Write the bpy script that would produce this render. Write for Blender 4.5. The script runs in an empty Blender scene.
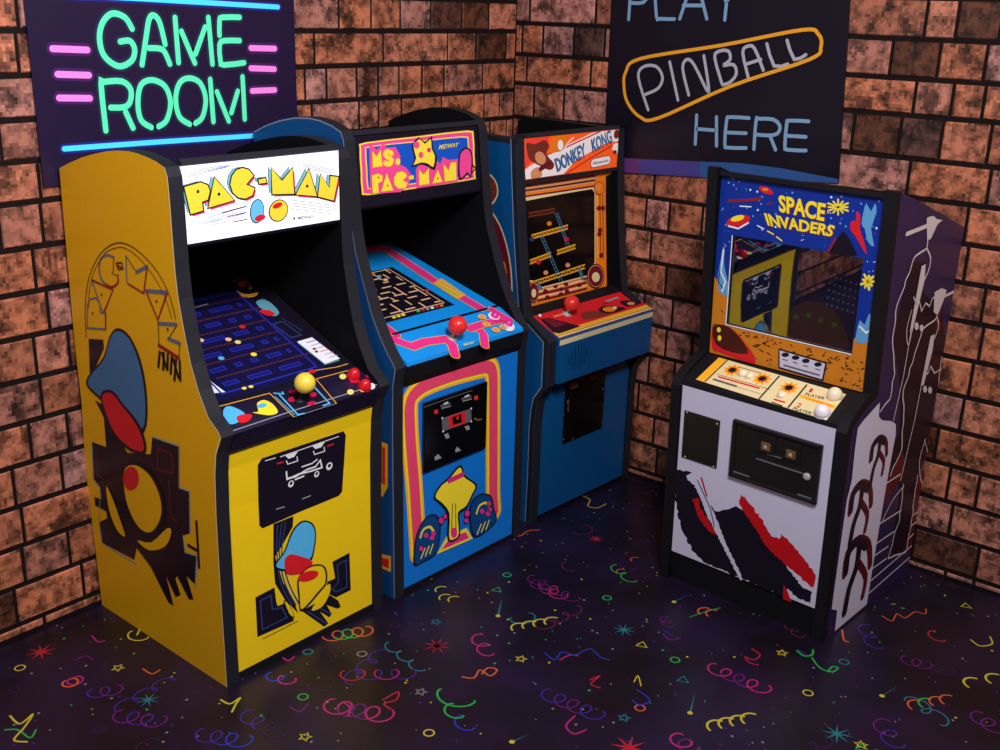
import bpy, math, random
from mathutils import Vector, Matrix

# ------------------------------------------------------------------ camera, world, light, exposure
CAM = Vector((-4.1542, -3.3335, 2.1121)); FPX = 1092.94
YAW, PITCH, ROLL = 0.6812, 0.3257, 0.0292
FW = Vector((math.cos(YAW)*math.cos(PITCH), math.sin(YAW)*math.cos(PITCH), -math.sin(PITCH)))
_rt = Vector((math.sin(YAW), -math.cos(YAW), 0)); _up = _rt.cross(FW)
RT = _rt*math.cos(ROLL) + _up*math.sin(ROLL); UP = -_rt*math.sin(ROLL) + _up*math.cos(ROLL)
col = bpy.context.scene.collection
cd = bpy.data.cameras.new('camera'); cam = bpy.data.objects.new('camera', cd); col.objects.link(cam)
cd.sensor_width = 36; cd.lens = FPX/1000*36; cd.clip_end = 60
cam.matrix_world = Matrix(((RT.x, UP.x, -FW.x, CAM.x), (RT.y, UP.y, -FW.y, CAM.y), (RT.z, UP.z, -FW.z, CAM.z), (0, 0, 0, 1)))
bpy.context.scene.camera = cam

world = bpy.data.worlds.new('room_ambient'); bpy.context.scene.world = world; world.use_nodes = True
world.node_tree.nodes['Background'].inputs[0].default_value = (0.42, 0.36, 0.62, 1)
world.node_tree.nodes['Background'].inputs[1].default_value = 0.09

def area(name, loc, target, size, power, color):
    l = bpy.data.lights.new(name, 'AREA'); l.shape = 'DISK'; l.size = size; l.energy = power; l.color = color
    o = bpy.data.objects.new(name, l); col.objects.link(o); o.location = loc
    d = Vector(target) - Vector(loc); o.rotation_euler = d.to_track_quat('-Z', 'Y').to_euler()
    return o
area('key_lamp', (-2.9, -3.0, 3.45), (-1.9, -0.5, 1.3), 0.7, 128, (0.95, 0.93, 1.0))
area('warm_lamp', (-0.9, -3.9, 3.6), (-0.2, -0.8, 1.0), 0.8, 30, (1.0, 0.80, 0.62))
area('upper_left_fill', (-3.5, -1.3, 2.9), (-2.5, 0, 1.9), 0.6, 11, (0.86, 0.78, 1.0))  # unseen fill, added to brighten the upper left bricks
area('left_fill', (-4.9, -2.2, 2.0), (-2.4, -0.6, 0.9), 0.8, 13, (1.0, 0.88, 0.74))  # unseen warm fill, added to lift the faces turned left
vs = bpy.context.scene.view_settings
vs.view_transform = 'Standard'; vs.look = 'None'; vs.gamma = 1; vs.exposure = 0.0; vs.use_curve_mapping = False

# ------------------------------------------------------------------ helpers
R = random.Random(7)
def lin(c):
    r = []
    for v in c[:3]:
        v = v/255; r.append(v/12.92 if v <= .04045 else ((v+.055)/1.055)**2.4)
    return (*r, 1)
MATS = {}
def mat(name, rgb, rough=.5, spec=.4, emit=0, var=.06, scale=60):
    if name in MATS: return MATS[name]
    m = bpy.data.materials.new(name); m.use_nodes = True; nt = m.node_tree; b = nt.nodes['Principled BSDF']
    c = lin(rgb)
    tc = nt.nodes.new('ShaderNodeTexCoord'); n = nt.nodes.new('ShaderNodeTexNoise'); n.inputs['Scale'].default_value = scale
    n.inputs['Detail'].default_value = 4
    nt.links.new(tc.outputs['Object'], n.inputs['Vector'])
    mx = nt.nodes.new('ShaderNodeMix'); mx.data_type = 'RGBA'
    mx.inputs[6].default_value = (c[0]*(1-var), c[1]*(1-var), c[2]*(1-var), 1)
    mx.inputs[7].default_value = (min(1, c[0]*(1+var)), min(1, c[1]*(1+var)), min(1, c[2]*(1+var)), 1)
    nt.links.new(n.outputs['Fac'], mx.inputs[0]); nt.links.new(mx.outputs[2], b.inputs['Base Color'])
    b.inputs['Roughness'].default_value = rough; b.inputs['Specular IOR Level'].default_value = spec
    if emit:
        nt.links.new(mx.outputs[2], b.inputs['Emission Color']); b.inputs['Emission Strength'].default_value = emit
    MATS[name] = m; return m
def glass_mat(name, tint, refl=.4, rough=.02):
    m = bpy.data.materials.new(name); m.use_nodes = True; nt = m.node_tree; nt.nodes.clear()
    o = nt.nodes.new('ShaderNodeOutputMaterial'); t = nt.nodes.new('ShaderNodeBsdfTransparent'); g = nt.nodes.new('ShaderNodeBsdfGlossy')
    x = nt.nodes.new('ShaderNodeMixShader'); t.inputs[0].default_value = (*tint, 1); g.inputs['Roughness'].default_value = rough
    g.inputs[0].default_value = (.9, .9, 1, 1)
    x.inputs[0].default_value = refl; nt.links.new(t.outputs[0], x.inputs[1]); nt.links.new(g.outputs[0], x.inputs[2]); nt.links.new(x.outputs[0], o.inputs[0])
    MATS[name] = m; return m

class MB:
    """collects faces with a material each and links them as ONE mesh object"""
    def __init__(s): s.v = []; s.f = []; s.m = []; s.sm = []; s.c = []; s.cur = None
    def face(s, pts, m, smooth=False):
        i = len(s.v); s.v += [tuple(p) for p in pts]; s.f.append(tuple(range(i, i+len(pts)))); s.m.append(m); s.sm.append(smooth); s.c.append(s.cur)
    def mesh(s, vs, fs, m, smooth=False):
        i = len(s.v); s.v += [tuple(p) for p in vs]
        for f in fs: s.f.append(tuple(i+k for k in f)); s.m.append(m); s.sm.append(smooth); s.c.append(s.cur)
    def box(s, x0, x1, y0, y1, z0, z1, m):
        vs = [(x, y, z) for x in (x0, x1) for y in (y0, y1) for z in (z0, z1)]
        s.mesh(vs, [(0,1,3,2), (4,6,7,5), (0,4,5,1), (2,3,7,6), (0,2,6,4), (1,5,7,3)], m)
    def prism(s, prof, x0, x1, m0, m1, me):
        """side profile (depth, height) extruded across x"""
        n = len(prof)
        s.face([(x0, a, b) for a, b in prof], m0); s.face([(x1, a, b) for a, b in reversed(prof)], m1)
        for i in range(n):
            a, b = prof[i], prof[(i+1) % n]
            s.face([(x0, *a), (x1, *a), (x1, *b), (x0, *b)], me)
    def lathe(s, o, ax, prof, m, n=24):
        """prof = (radius, height along ax)"""
        ax = Vector(ax).normalized(); e = ax.orthogonal().normalized(); g = ax.cross(e); o = Vector(o)
        vs = []; fs = []
        for r, h in prof:
            for k in range(n):
                t = 2*math.pi*k/n; vs.append(o + ax*h + (e*math.cos(t) + g*math.sin(t))*r)
        for j in range(len(prof)-1):
            for k in range(n): fs.append((j*n+k, j*n+(k+1) % n, (j+1)*n+(k+1) % n, (j+1)*n+k))
        fs.append(tuple(range(n-1, -1, -1))); fs.append(tuple((len(prof)-1)*n+k for k in range(n)))
        s.mesh(vs, fs, m, True)
    def ball(s, o, ax, r, m, lo=-1.0):
        s.lathe(o, ax, [(max(.0005, r*math.cos(t)), r*math.sin(t)) for t in [math.pi/2*(lo + (1-lo)*i/16) for i in range(17)]], m, 28)
    def build(s, name, parent=None, bevel=0):
        me = bpy.data.meshes.new(name); me.from_pydata(s.v, [], s.f)
        names = []
        for m in s.m:
            if m not in names: names.append(m)
        for m in names: me.materials.append(MATS[m])
        for p, m, sm in zip(me.polygons, s.m, s.sm): p.material_index = names.index(m); p.use_smooth = sm
        if any(c is not None for c in s.c):
            at = me.color_attributes.new('tone', 'FLOAT_COLOR', 'CORNER')
            for p, c in zip(me.polygons, s.c):
                for li in p.loop_indices: at.data[li].color = c if c else (0, 0, 0, 1)
        me.update()
        o = bpy.data.objects.new(name, me); col.objects.link(o); o.parent = parent
        if bevel:
            b = o.modifiers.new('bevel', 'BEVEL'); b.width = bevel; b.segments = 2; b.limit_method = 'ANGLE'; b.angle_limit = 1.0
            me.validate()
        return o

def smooth_path(p, n=6, closed=False):
    q = []; N = len(p)
    rng = range(N) if closed else range(N-1)
    for i in rng:
        g = (lambda k: p[k % N]) if closed else (lambda k: p[max(0, min(N-1, k))])
        a, b, c, d = g(i-1), g(i), g(i+1), g(i+2)
        for j in range(n):
            t = j/n
            q.append(tuple(.5*((2*b[k]) + (-a[k]+c[k])*t + (2*a[k]-5*b[k]+4*c[k]-d[k])*t*t + (-a[k]+3*b[k]-3*c[k]+d[k])*t**3) for k in (0, 1)))
    if not closed: q.append(tuple(p[-1]))
    return q
def clip_half(poly, t, keep_above):
    out = []
    for i in range(len(poly)):
        a, b = poly[i], poly[(i+1) % len(poly)]
        ia = (a[1] >= t) if keep_above else (a[1] <= t); ib = (b[1] >= t) if keep_above else (b[1] <= t)
        if ia: out.append(a)
        if ia != ib and a[1] != b[1]:
            k = (t-a[1])/(b[1]-a[1]); out.append((a[0]+(b[0]-a[0])*k, t))
    return out

GLYPH = {}
def glyphs(txt, offset=0.0):
    key = (txt, offset)
    if key not in GLYPH:
        c = bpy.data.curves.new('t', 'FONT'); c.body = txt; c.offset = offset; c.resolution_u = 3
        o = bpy.data.objects.new('t', c); col.objects.link(o)
        dg = bpy.context.evaluated_depsgraph_get(); me = bpy.data.meshes.new_from_object(o.evaluated_get(dg))
        vs = [v.co.copy() for v in me.vertices]; fs = [tuple(p.vertices) for p in me.polygons]
        bpy.data.objects.remove(o); bpy.data.curves.remove(c); bpy.data.meshes.remove(me)
        x0 = min(v.x for v in vs); x1 = max(v.x for v in vs); y0 = min(v.y for v in vs); y1 = max(v.y for v in vs)
        GLYPH[key] = ([((v.x-x0)/(x1-x0), (v.y-y0)/(y1-y0)) for v in vs], fs)
    return GLYPH[key]

def ragged(pts, step=9, amp=4, seed=1, closed=True):
    """the torn looking outline of the coarse ink prints"""
    q = random.Random(seed); out = []
    for i in range(len(pts) if closed else len(pts)-1):
        a, b = pts[i], pts[(i+1) % len(pts)]; l = math.hypot(b[0]-a[0], b[1]-a[1]); n = max(1, int(l/step))
        for k in range(n):
            t = k/n; out.append((a[0]+(b[0]-a[0])*t+(q.uniform(-amp, amp) if k else 0), a[1]+(b[1]-a[1])*t+(q.uniform(-amp, amp) if k else 0)))
    return out if closed else out+[pts[-1]]

class Plane:
    """a flat (or gently curved) printed surface of a thing. (s, t) are metres along a and b; px() reads a place off the
    photograph as the point of this surface the camera sees there; zoom() does so for a zoomed crop of it."""
    def __init__(s, mb, O, a, b, frame=None, bend=None, flip=False):
        s.mb = mb; s.O = Vector(O); s.a = Vector(a).normalized(); s.b = Vector(b).normalized()
        s.n = s.a.cross(s.b)*(-1 if flip else 1); s.bend = bend; s.L = 0
        M = frame if frame else Matrix.Identity(4)
        Mi = M.inverted(); s.c = Mi @ CAM; s.rot = Mi.to_3x3(); s.org = (0, 0); s.k = 1; s.flip = flip; s.clip = None
    def at(s, x, y, k=1): s.org = (x, y); s.k = k; return s
    def px(s, u, v):
        u = s.org[0]+u/s.k; v = s.org[1]+v/s.k
        d = s.rot @ (FW + RT*((u-500)/FPX) - UP*((v-375)/FPX))
        t = (s.O-s.c).dot(s.n)/d.dot(s.n); P = s.c+d*t-s.O
        if s.bend:
            for _ in range(3):
                off = s.bend(P.dot(s.b)); t = (s.O+s.n*off-s.c).dot(s.n)/d.dot(s.n); P = s.c+d*t-s.O
        return (P.dot(s.a), P.dot(s.b))
    def to3(s, q, layer):
        o = layer*.0006 + (s.bend(q[1]) if s.bend else 0)
        return s.O + s.a*q[0] + s.b*q[1] + s.n*o
    def st(s, pts, m, layer=1):
        """polygon in metres"""
        if s.clip:
            c = s.clip; pts = clip_half(clip_half(pts, c[2], True), c[3], False)
            sw = lambda q: [(b, a) for a, b in q]
            pts = sw(clip_half(clip_half(sw(pts), c[0], True), c[1], False))
            if len(pts) < 3: return
        parts = [pts]
        if s.bend:
            parts = []; lo = min(p[1] for p in pts); hi = max(p[1] for p in pts)
            cuts = [lo]+[c for c in BANDS if lo < c < hi]+[hi]
            for c0, c1 in zip(cuts[:-1], cuts[1:]):
                q = clip_half(clip_half(pts, c0, True), c1, False)
                if len(q) > 2: parts.append(q)
        for q in parts:
            ar = sum(q[i][0]*q[(i+1) % len(q)][1]-q[(i+1) % len(q)][0]*q[i][1] for i in range(len(q)))
            if (ar < 0) != s.flip: q = q[::-1]
            s.mb.face([s.to3(p, layer) for p in q], m)
    def poly(s, pts, m, layer=1, smooth=0):
        q = [s.px(*p) for p in pts]
        if smooth: q = smooth_path(q, smooth, True)
        s.st(q, m, layer)
    def line_st(s, q, w, m, layer=1, closed=False, cap=True):
        h = w/2; p = [q[0]]
        for a in q[1:]:
            if math.hypot(a[0]-p[-1][0], a[1]-p[-1][1]) > 1e-5: p.append(a)
        if closed and len(p) > 2 and math.hypot(p[0][0]-p[-1][0], p[0][1]-p[-1][1]) < 1e-5: p.pop()
        N = len(p)
        if N < 2: return
        def nrm(a, b): dx, dy = b[0]-a[0], b[1]-a[1]; l = math.hypot(dx, dy); return (-dy/l, dx/l)
        off = []
        for i in range(N):
            n0 = nrm(p[i-1], p[i]) if (i or closed) else None; n1 = nrm(p[i], p[(i+1) % N]) if (i < N-1 or closed) else None
            n0 = n0 or n1; n1 = n1 or n0
            mx, my = n0[0]+n1[0], n0[1]+n1[1]; d = mx*mx+my*my
            k = min(2/d if d > 1e-6 else 9, 1.5) if d > .5 else 1.0
            off.append((mx*k*h, my*k*h) if d > 1e-6 else (n1[0]*h, n1[1]*h))
        for i in range(N if closed else N-1):
            j = (i+1) % N; a, b, oa, ob = p[i], p[j], off[i], off[j]; L = layer+(i % 40)*.004
            s.st([(a[0]+oa[0], a[1]+oa[1]), (a[0]-oa[0], a[1]-oa[1]), (b[0]-ob[0], b[1]-ob[1]), (b[0]+ob[0], b[1]+ob[1])], m, L)
        if cap and not closed:
            for c, o, sg in ((p[0], off[0], 1), (p[-1], off[-1], -1)):
                a0 = math.atan2(o[1], o[0]); s.st([(c[0]+h*math.cos(a0+sg*k*math.pi/8), c[1]+h*math.sin(a0+sg*k*math.pi/8)) for k in range(9)], m, layer+.18)
    def line(s, pts, w, m, layer=1, closed=False, smooth=0, cap=True):
        q = [s.px(*p) for p in pts]
        if smooth: q = smooth_path(q, smooth, closed)
        s.line_st(q, w, m, layer, closed, cap)
    def ell(s, u, v, ru, rv, m, layer=1, n=16, ang=0):
        """ellipse given as it appears in the crop"""
        ca, sa = math.cos(ang), math.sin(ang)
        s.st([s.px(u+ru*math.cos(t)*ca-rv*math.sin(t)*sa, v+ru*math.cos(t)*sa+rv*math.sin(t)*ca) for t in [2*math.pi*k/n for k in range(n)]], m, layer)
    def disc(s, u, v, r, m, layer=1, n=18):
        c = s.px(u, v); s.st([(c[0]+r*math.cos(2*math.pi*k/n), c[1]+r*math.sin(2*math.pi*k/n)) for k in range(n)], m, layer)
    def text(s, txt, quad, m, layer=1, offset=0.0):
        """quad: bottom-left, bottom-right, top-right, top-left"""
        A, B, C_, D = [s.px(*p) for p in quad]; vs, fs = glyphs(txt, offset)
        w = []
        for x, y in vs:
            w.append(tuple((A[k]*(1-x)+B[k]*x)*(1-y)+(D[k]*(1-x)+C_[k]*x)*y for k in (0, 1)))
        for f in fs: s.st([w[i] for i in f], m, layer)
    def rect(s, s0, s1, t0, t1, m, layer=1): s.st([(s0, t0), (s1, t0), (s1, t1), (s0, t1)], m, layer)
BANDS = [.40, .61, .75, .82]

def tag(o, label=None, cat=None, kind=None, group=None):
    if label: o['label'] = label
    if cat: o['category'] = cat
    if kind: o['kind'] = kind
    if group: o['group'] = group
    return o
def empty(name, x, y, a):
    o = bpy.data.objects.new(name, None); o.empty_display_size = .2; col.objects.link(o)
    o.location = (x, y, 0); o.rotation_euler = (0, 0, a)
    return o, Matrix.Translation((x, y, 0)) @ Matrix.Rotation(a, 4, 'Z')

# ------------------------------------------------------------------ materials
mat('black', (15, 15, 19), .55, .3); mat('edge_black', (27, 28, 36), .6, .35, var=.15); mat('inner_black', (9, 9, 11), .8, .1)
mat('print_black', (22, 18, 32), .35, .4); mat('gloss_black', (10, 10, 12), .15, .5)
mat('yellow', (243, 205, 20), .38, .4, var=.03); mat('trim_yellow', (255, 245, 190), .4)
mat('letter_yellow', (255, 228, 50), .4); mat('pale_yellow', (240, 225, 120), .4)
mat('teal', (95, 165, 180), .4); mat('sky', (85, 185, 235), .4); mat('slate', (95, 110, 130), .4); mat('side_yellow', (242, 184, 12), .4, .4, var=.03); mat('side_sky', (62, 120, 165), .4); mat('salmon', (238, 72, 112), .35); mat('maze_fill', (26, 26, 110), .3); mat('olive_ink', (75, 60, 15), .5)
mat('red', (220, 30, 40), .4); mat('dark_red', (150, 30, 30), .4); mat('crimson', (200, 20, 70), .4)
mat('white', (240, 240, 245), .4); mat('magenta', (225, 40, 120), .4); mat('pink', (240, 50, 140), .35)
mat('orange', (245, 130, 20), .4); mat('amber', (250, 180, 40), .4); mat('peach', (250, 200, 150), .4)
mat('navy', (22, 20, 62), .3); mat('maze_blue', (38, 45, 165), .35); mat('ink_blue', (45, 60, 110), .4)
mat('violet_black', (30, 24, 50), .25, .5); mat('grey', (150, 150, 155), .4); mat('mid_grey', (95, 95, 100), .4)
mat('azure', (18, 120, 215), .35); mat('bright_azure', (20, 150, 235), .3); mat('deep_blue', (10, 70, 130), .4, var=.04)
mat('cab_blue', (6, 76, 130), .4, .4, var=.04); mat('line_grey', (140, 150, 160), .5); mat('green', (50, 200, 90), .5)
mat('cream', (232, 214, 160), .4); mat('maroon', (110, 20, 40), .4); mat('brown', (120, 50, 35), .4); mat('tan', (225, 150, 100), .4)
mat('plastic_yellow', (250, 215, 75), .25, .5); mat('plastic_red', (220, 25, 35), .22, .5); mat('plastic_coral', (235, 50, 45), .22, .5)
mat('plastic_cream', (245, 228, 190), .22, .5); mat('plastic_white', (240, 235, 240), .22, .5); mat('plastic_magenta', (235, 50, 160), .25, .5)
mat('marquee_white', (238, 238, 255), .4, .3, emit=.55, var=.01)
mat('lit_yellow', (240, 215, 60), .4, .3, emit=.08, var=.01); mat('lit_teal', (110, 180, 195), .4, .3, emit=.25, var=.01)
mat('lit_magenta', (215, 40, 105), .4, .3, emit=.25, var=.01); mat('lit_blue', (95, 180, 225), .4, .3, emit=.25, var=.01)
mat('lit_line', (140, 145, 200), .4, .3, emit=.3, var=.01)
mat('neon_green', (85, 225, 170), .4, .3, emit=.30, var=.02); mat('neon_blue', (70, 200, 235), .4, .3, emit=.45, var=.02)  # neon_* are flat poster inks, given a slight glow of their own
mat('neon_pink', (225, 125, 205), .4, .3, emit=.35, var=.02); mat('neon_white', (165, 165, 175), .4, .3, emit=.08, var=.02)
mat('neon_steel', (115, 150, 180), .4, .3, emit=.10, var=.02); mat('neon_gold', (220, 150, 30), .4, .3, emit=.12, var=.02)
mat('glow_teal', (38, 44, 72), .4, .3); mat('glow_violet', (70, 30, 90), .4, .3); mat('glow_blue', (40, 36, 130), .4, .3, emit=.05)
mat('poster_dark', (34, 22, 54), .35, .4, var=.1, scale=8); mat('poster_navy', (14, 11, 26), .35, .4, var=.25, scale=4)
mat('poster_violet', (96, 50, 110), .35, .4); mat('poster_blue', (44, 82, 140), .35, .4); mat('poster_mix', (66, 60, 130), .35, .4)
mat('space_blue', (16, 48, 145), .35, .4); mat('rock_orange', (205, 125, 30), .4); mat('rock_dark', (80, 42, 22), .4); mat('ice', (95, 160, 205), .4)
mat('lilac_white', (205, 202, 222), .4, .4, var=.02); mat('side_purple', (44, 34, 78), .4, .4); mat('bone', (225, 215, 215), .45); mat('blood', (95, 16, 26), .4)
mat('door_metal', (24, 23, 24), .35, .6, var=.2); mat('steel', (175, 170, 165), .3, .6); mat('bronze', (112, 82, 46), .35, .6)
mat('screen_red', (120, 40, 30), .4, emit=.08); mat('dull_green', (70, 100, 30), .4, emit=.25); mat('dull_teal', (60, 110, 130), .4, emit=.25); mat('moon', (80, 55, 35), .4, emit=.16); mat('screen_navy', (22, 34, 60), .4, emit=.18)
glass_mat('smoked_glass', (.85, .85, .9), .27); glass_mat('clear_glass', (.92, .92, .92), .10)

# floor and brick need their own nodes
def brick_mat(name, warm, cool):
    m = bpy.data.materials.new(name); m.use_nodes = True; nt = m.node_tree; b = nt.nodes['Principled BSDF']; N = nt.nodes.new; Lk = nt.links.new
    tc = N('ShaderNodeTexCoord'); at = N('ShaderNodeAttribute'); at.attribute_name = 'tone'; sep = N('ShaderNodeSeparateColor'); Lk(at.outputs['Color'], sep.inputs[0])
    # blocky speckle, as in the coarse print: coordinates snapped to a 7 mm grid
    sn = N('ShaderNodeVectorMath'); sn.operation = 'SNAP'; sn.inputs[1].default_value = (.0105, .0105, .0105); Lk(tc.outputs['Object'], sn.inputs[0])
    n1 = N('ShaderNodeTexNoise'); n1.inputs['Scale'].default_value = 22; n1.inputs['Detail'].default_value = 6; n1.inputs['Roughness'].default_value = .72; Lk(sn.outputs[0], n1.inputs['Vector'])
    n2 = N('ShaderNodeTexNoise'); n2.inputs['Scale'].default_value = 7; n2.inputs['Detail'].default_value = 5; n2.inputs['Roughness'].default_value = .8; Lk(sn.outputs[0], n2.inputs['Vector'])
    mx = N('ShaderNodeMix'); mx.data_type = 'RGBA'; mx.inputs[6].default_value = lin(warm); mx.inputs[7].default_value = lin(cool); Lk(sep.outputs[1], mx.inputs[0])
    r1 = N('ShaderNodeMapRange'); r1.inputs[1].default_value = .38; r1.inputs[2].default_value = .58; r1.inputs[3].default_value = .24; r1.inputs[4].default_value = 1.15; Lk(n1.outputs['Fac'], r1.inputs[0])
    r2 = N('ShaderNodeMapRange'); r2.inputs[1].default_value = .40; r2.inputs[2].default_value = .50; r2.inputs[3].default_value = .22; r2.inputs[4].default_value = 1.0; Lk(n2.outputs['Fac'], r2.inputs[0])
    mu = N('ShaderNodeMath'); mu.operation = 'MULTIPLY'; Lk(r1.outputs[0], mu.inputs[0]); Lk(r2.outputs[0], mu.inputs[1])
    mu2 = N('ShaderNodeMath'); mu2.operation = 'MULTIPLY'; Lk(mu.outputs[0], mu2.inputs[0]); Lk(sep.outputs[0], mu2.inputs[1])
    sc = N('ShaderNodeVectorMath'); sc.operation = 'SCALE'; Lk(mx.outputs[2], sc.inputs[0]); Lk(mu2.outputs[0], sc.inputs['Scale'])
    Lk(sc.outputs[0], b.inputs['Base Color']); b.inputs['Roughness'].default_value = .55; b.inputs['Specular IOR Level'].default_value = .3
    bp = N('ShaderNodeBump'); bp.inputs['Strength'].default_value = .25; bp.inputs['Distance'].default_value = .004; Lk(n1.outputs['Fac'], bp.inputs['Height']); Lk(bp.outputs[0], b.inputs['Normal'])
    MATS[name] = m
brick_mat('brick', (200, 120, 84), (190, 138, 132))
mat('mortar', (26, 18, 18), .8, .1, var=.5, scale=40)
def floor_mat():
    m = bpy.data.materials.new('floor_base'); m.use_nodes = True; nt = m.node_tree; b = nt.nodes['Principled BSDF']; N = nt.nodes.new; Lk = nt.links.new
    tc = N('ShaderNodeTexCoord'); n = N('ShaderNodeTexNoise'); n.inputs['Scale'].default_value = 3.2; n.inputs['Detail'].default_value = 5; Lk(tc.outputs['Object'], n.inputs['Vector'])
    cr = N('ShaderNodeValToRGB'); e = cr.color_ramp.elements; e[0].position = .35; e[0].color = lin((17, 11, 19)); e[1].position = .68; e[1].color = lin((30, 18, 46)); Lk(n.outputs['Fac'], cr.inputs[0])
    Lk(cr.outputs[0], b.inputs['Base Color']); b.inputs['Roughness'].default_value = .34; b.inputs['Specular IOR Level'].default_value = .5
    MATS['floor_base'] = m
floor_mat()
mat('f_pink', (165, 32, 105), .35); mat('f_magenta', (92, 24, 98), .35); mat('f_purple', (58, 32, 125), .35); mat('f_blue', (34, 52, 160), .35)
mat('f_orange', (195, 88, 42), .35); mat('f_yellow', (185, 172, 45), .35); mat('f_green', (35, 160, 66), .35); mat('f_red', (165, 32, 48), .35)
mat('f_dim', (46, 22, 62), .35); mat('f_dot', (120, 120, 116), .35); mat('f_teal', (30, 110, 120), .35); mat('f_dimred', (95, 28, 50), .35)

# ------------------------------------------------------------------ the room
ZL = [.0449+.1437*k for k in range(11)] + [1.6100, 1.7365, 1.8688, 2.0004, 2.13, 2.26, 2.39]
ZR = [.035, .178, .3203, .4695, .6141, .7545, .898, 1.042, 1.186, 1.329, 1.472, 1.6143, 1.7693, 1.8999, 2.0384, 2.18, 2.32, 2.46]
def wall(name, which, length, zs, joints, dark):
    mb = MB(); T = .12
    I = Matrix.Identity(4)
    pl = Plane(mb, (0, 0, 0), (1, 0, 0) if which == 'L' else (0, 1, 0), (0, 0, 1), I)
    top = 2.75
    # slab behind the bricks
    if which == 'L': mb.box(-length, T, 0, T, 0, top, 'mortar')
    else: mb.box(0, T, -length, 0, 0, top, 'mortar')
    zs = [-.05]+zs+[2.60, 2.74]
    rr = random.Random(11 if which == 'L' else 5)
    for r in range(len(zs)-1):
        z0, z1 = max(0, zs[r])+.009, zs[r+1]-.009
        if z1-z0 < .01: continue
        fixed = [pl.px(u, v)[0] for (u, v) in joints.get(r, [])]
        lo = min(fixed) if fixed else None; hi = max(fixed) if fixed else None
        xs = list(fixed)
        start = hi if hi is not None else -rr.uniform(.0, .12)
        x = start
        while x < -0.05 and hi is not None:                          # towards the corner
            x += rr.choice([.12, .14, .26]); 
            if x < -.04: xs.append(x)
        xs.append(0)
        x = lo if lo is not None else start
        if lo is None: xs.append(x)
        while x > -length: x -= rr.choice([.11, .135, .15, .27, .29, .25]); xs.append(x)
        xs = sorted(set(round(q, 4) for q in xs))
        for a, b in zip(xs[:-1], xs[1:]):
            if b-a < .03: continue
            a2, b2 = a+.006, b-.006; k = rr.random()
            isd = any(a < pl.px(u, v)[0] < b and z0 < pl.px(u, v)[1] < z1 for u, v in dark)
            tone = .20 if (isd or k < .06) else rr.uniform(.62, 1.0)
            mb.cur = (tone, rr.random()**2.5*.8 if not isd else 0, 0, 1); h = .004+.003*rr.random(); bv = .004
            # a brick face standing proud of the mortar, with chamfered rim
            def P(x, z, d): return (x, -d, z) if which == 'L' else (-d, x, z)
            o = [P(a2, z0, 0), P(b2, z0, 0), P(b2, z1, 0), P(a2, z1, 0)]; i = [P(a2+bv, z0+bv, h), P(b2-bv, z0+bv, h), P(b2-bv, z1-bv, h), P(a2+bv, z1-bv, h)]
            if which == 'R': o.reverse(); i.reverse()
            mb.face(i, 'brick')
            for q in range(4): mb.face([o[q], o[(q+1) % 4], i[(q+1) % 4], i[q]], 'brick')
        mb.cur = None
    o = mb.build(name); tag(o, kind='structure'); return o
JL = {11: [(44, 225)], 13: [(327, 110), (357, 110)], 14: [(315, 80), (383, 80), (447, 80), (475, 80), (505, 80)],
      15: [(339, 45), (371, 45), (400, 45), (430, 45), (461, 45), (488, 45)], 16: [(312, 15), (376, 15), (449, 15), (474, 15), (505, 15)],
      9: [(40, 320)], 7: [(41, 405)], 10: [(5, 275)], 4: [(17, 510), (65, 500)], 3: [(20, 500)], 2: [(25, 575), (71, 565)]}
JR = {15: [(530, 10), (596, 10), (926, 20)], 14: [(543, 40), (574, 40), (605, 40), (891, 60), (939, 60), (986, 60)],
      13: [(527, 70), (591, 70), (915, 95)], 12: [(534, 100), (564, 100), (853, 130), (899, 140), (941, 140), (990, 140)], 11: [(908, 180), (650, 185), (669, 185)],
      10: [(652, 215), (967, 220)], 9: [(667, 245), (700, 245)], 8: [(648, 285), (984, 300)]}
DL = [(462, 15)]; DR = [(915, 60), (878, 135), (970, 18)]
wall('wall_left', 'L', 4.6, ZL, JL, DL)
wall('wall_right', 'R', 5.2, ZR, JR, DR)

# floor: one sheet with its printed confetti
fm = MB(); fm.box(-4.6, 0, -5.2, 0, -.05, 0, 'floor_base')
FL = Plane(fm, (0, 0, 0), (1, 0, 0), (0, 1, 0)); THIN = .62
def coil(u0, v0, u1, v1, loops, amp, cols, w=.011, seed=0):
    """a curly streamer between two places of the photograph"""
    A, B = FL.px(u0, v0), FL.px(u1, v1); dx, dy = B[0]-A[0], B[1]-A[1]; l = math.hypot(dx, dy); ex, ey = dx/l, dy/l
    n = loops*14; pts = []
    for i in range(n+1):
        t = i/n; ph = t*loops*2*math.pi + seed
        f = t*l - amp*.9*math.sin(ph); g = amp*math.cos(ph)
        pts.append((A[0]+ex*f-ey*g, A[1]+ey*f+ex*g))
    k = len(cols); seg = max(1, n//k)
    for j in range(k):
        q = pts[j*seg:(j+1)*seg+1] if j < k-1 else pts[j*seg:]
        FL.line_st(q, w*THIN, cols[j], 1)
def crescents(u0, v0, u1, v1, n, cols, r=.045, w=.014):
    A, B = FL.px(u0, v0), FL.px(u1, v1)
    for i in range(n):
        t = i/max(1, n-1); c = (A[0]+(B[0]-A[0])*t, A[1]+(B[1]-A[1])*t)
        base = math.atan2(FW.y, FW.x)+.5
        arc = [(c[0]+r*math.cos(base+a), c[1]+r*math.sin(base+a)) for a in [-1.0+k*.33 for k in range(9)]]
        FL.line_st(arc, w*THIN, cols[i % len(cols)], 1)
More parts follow.
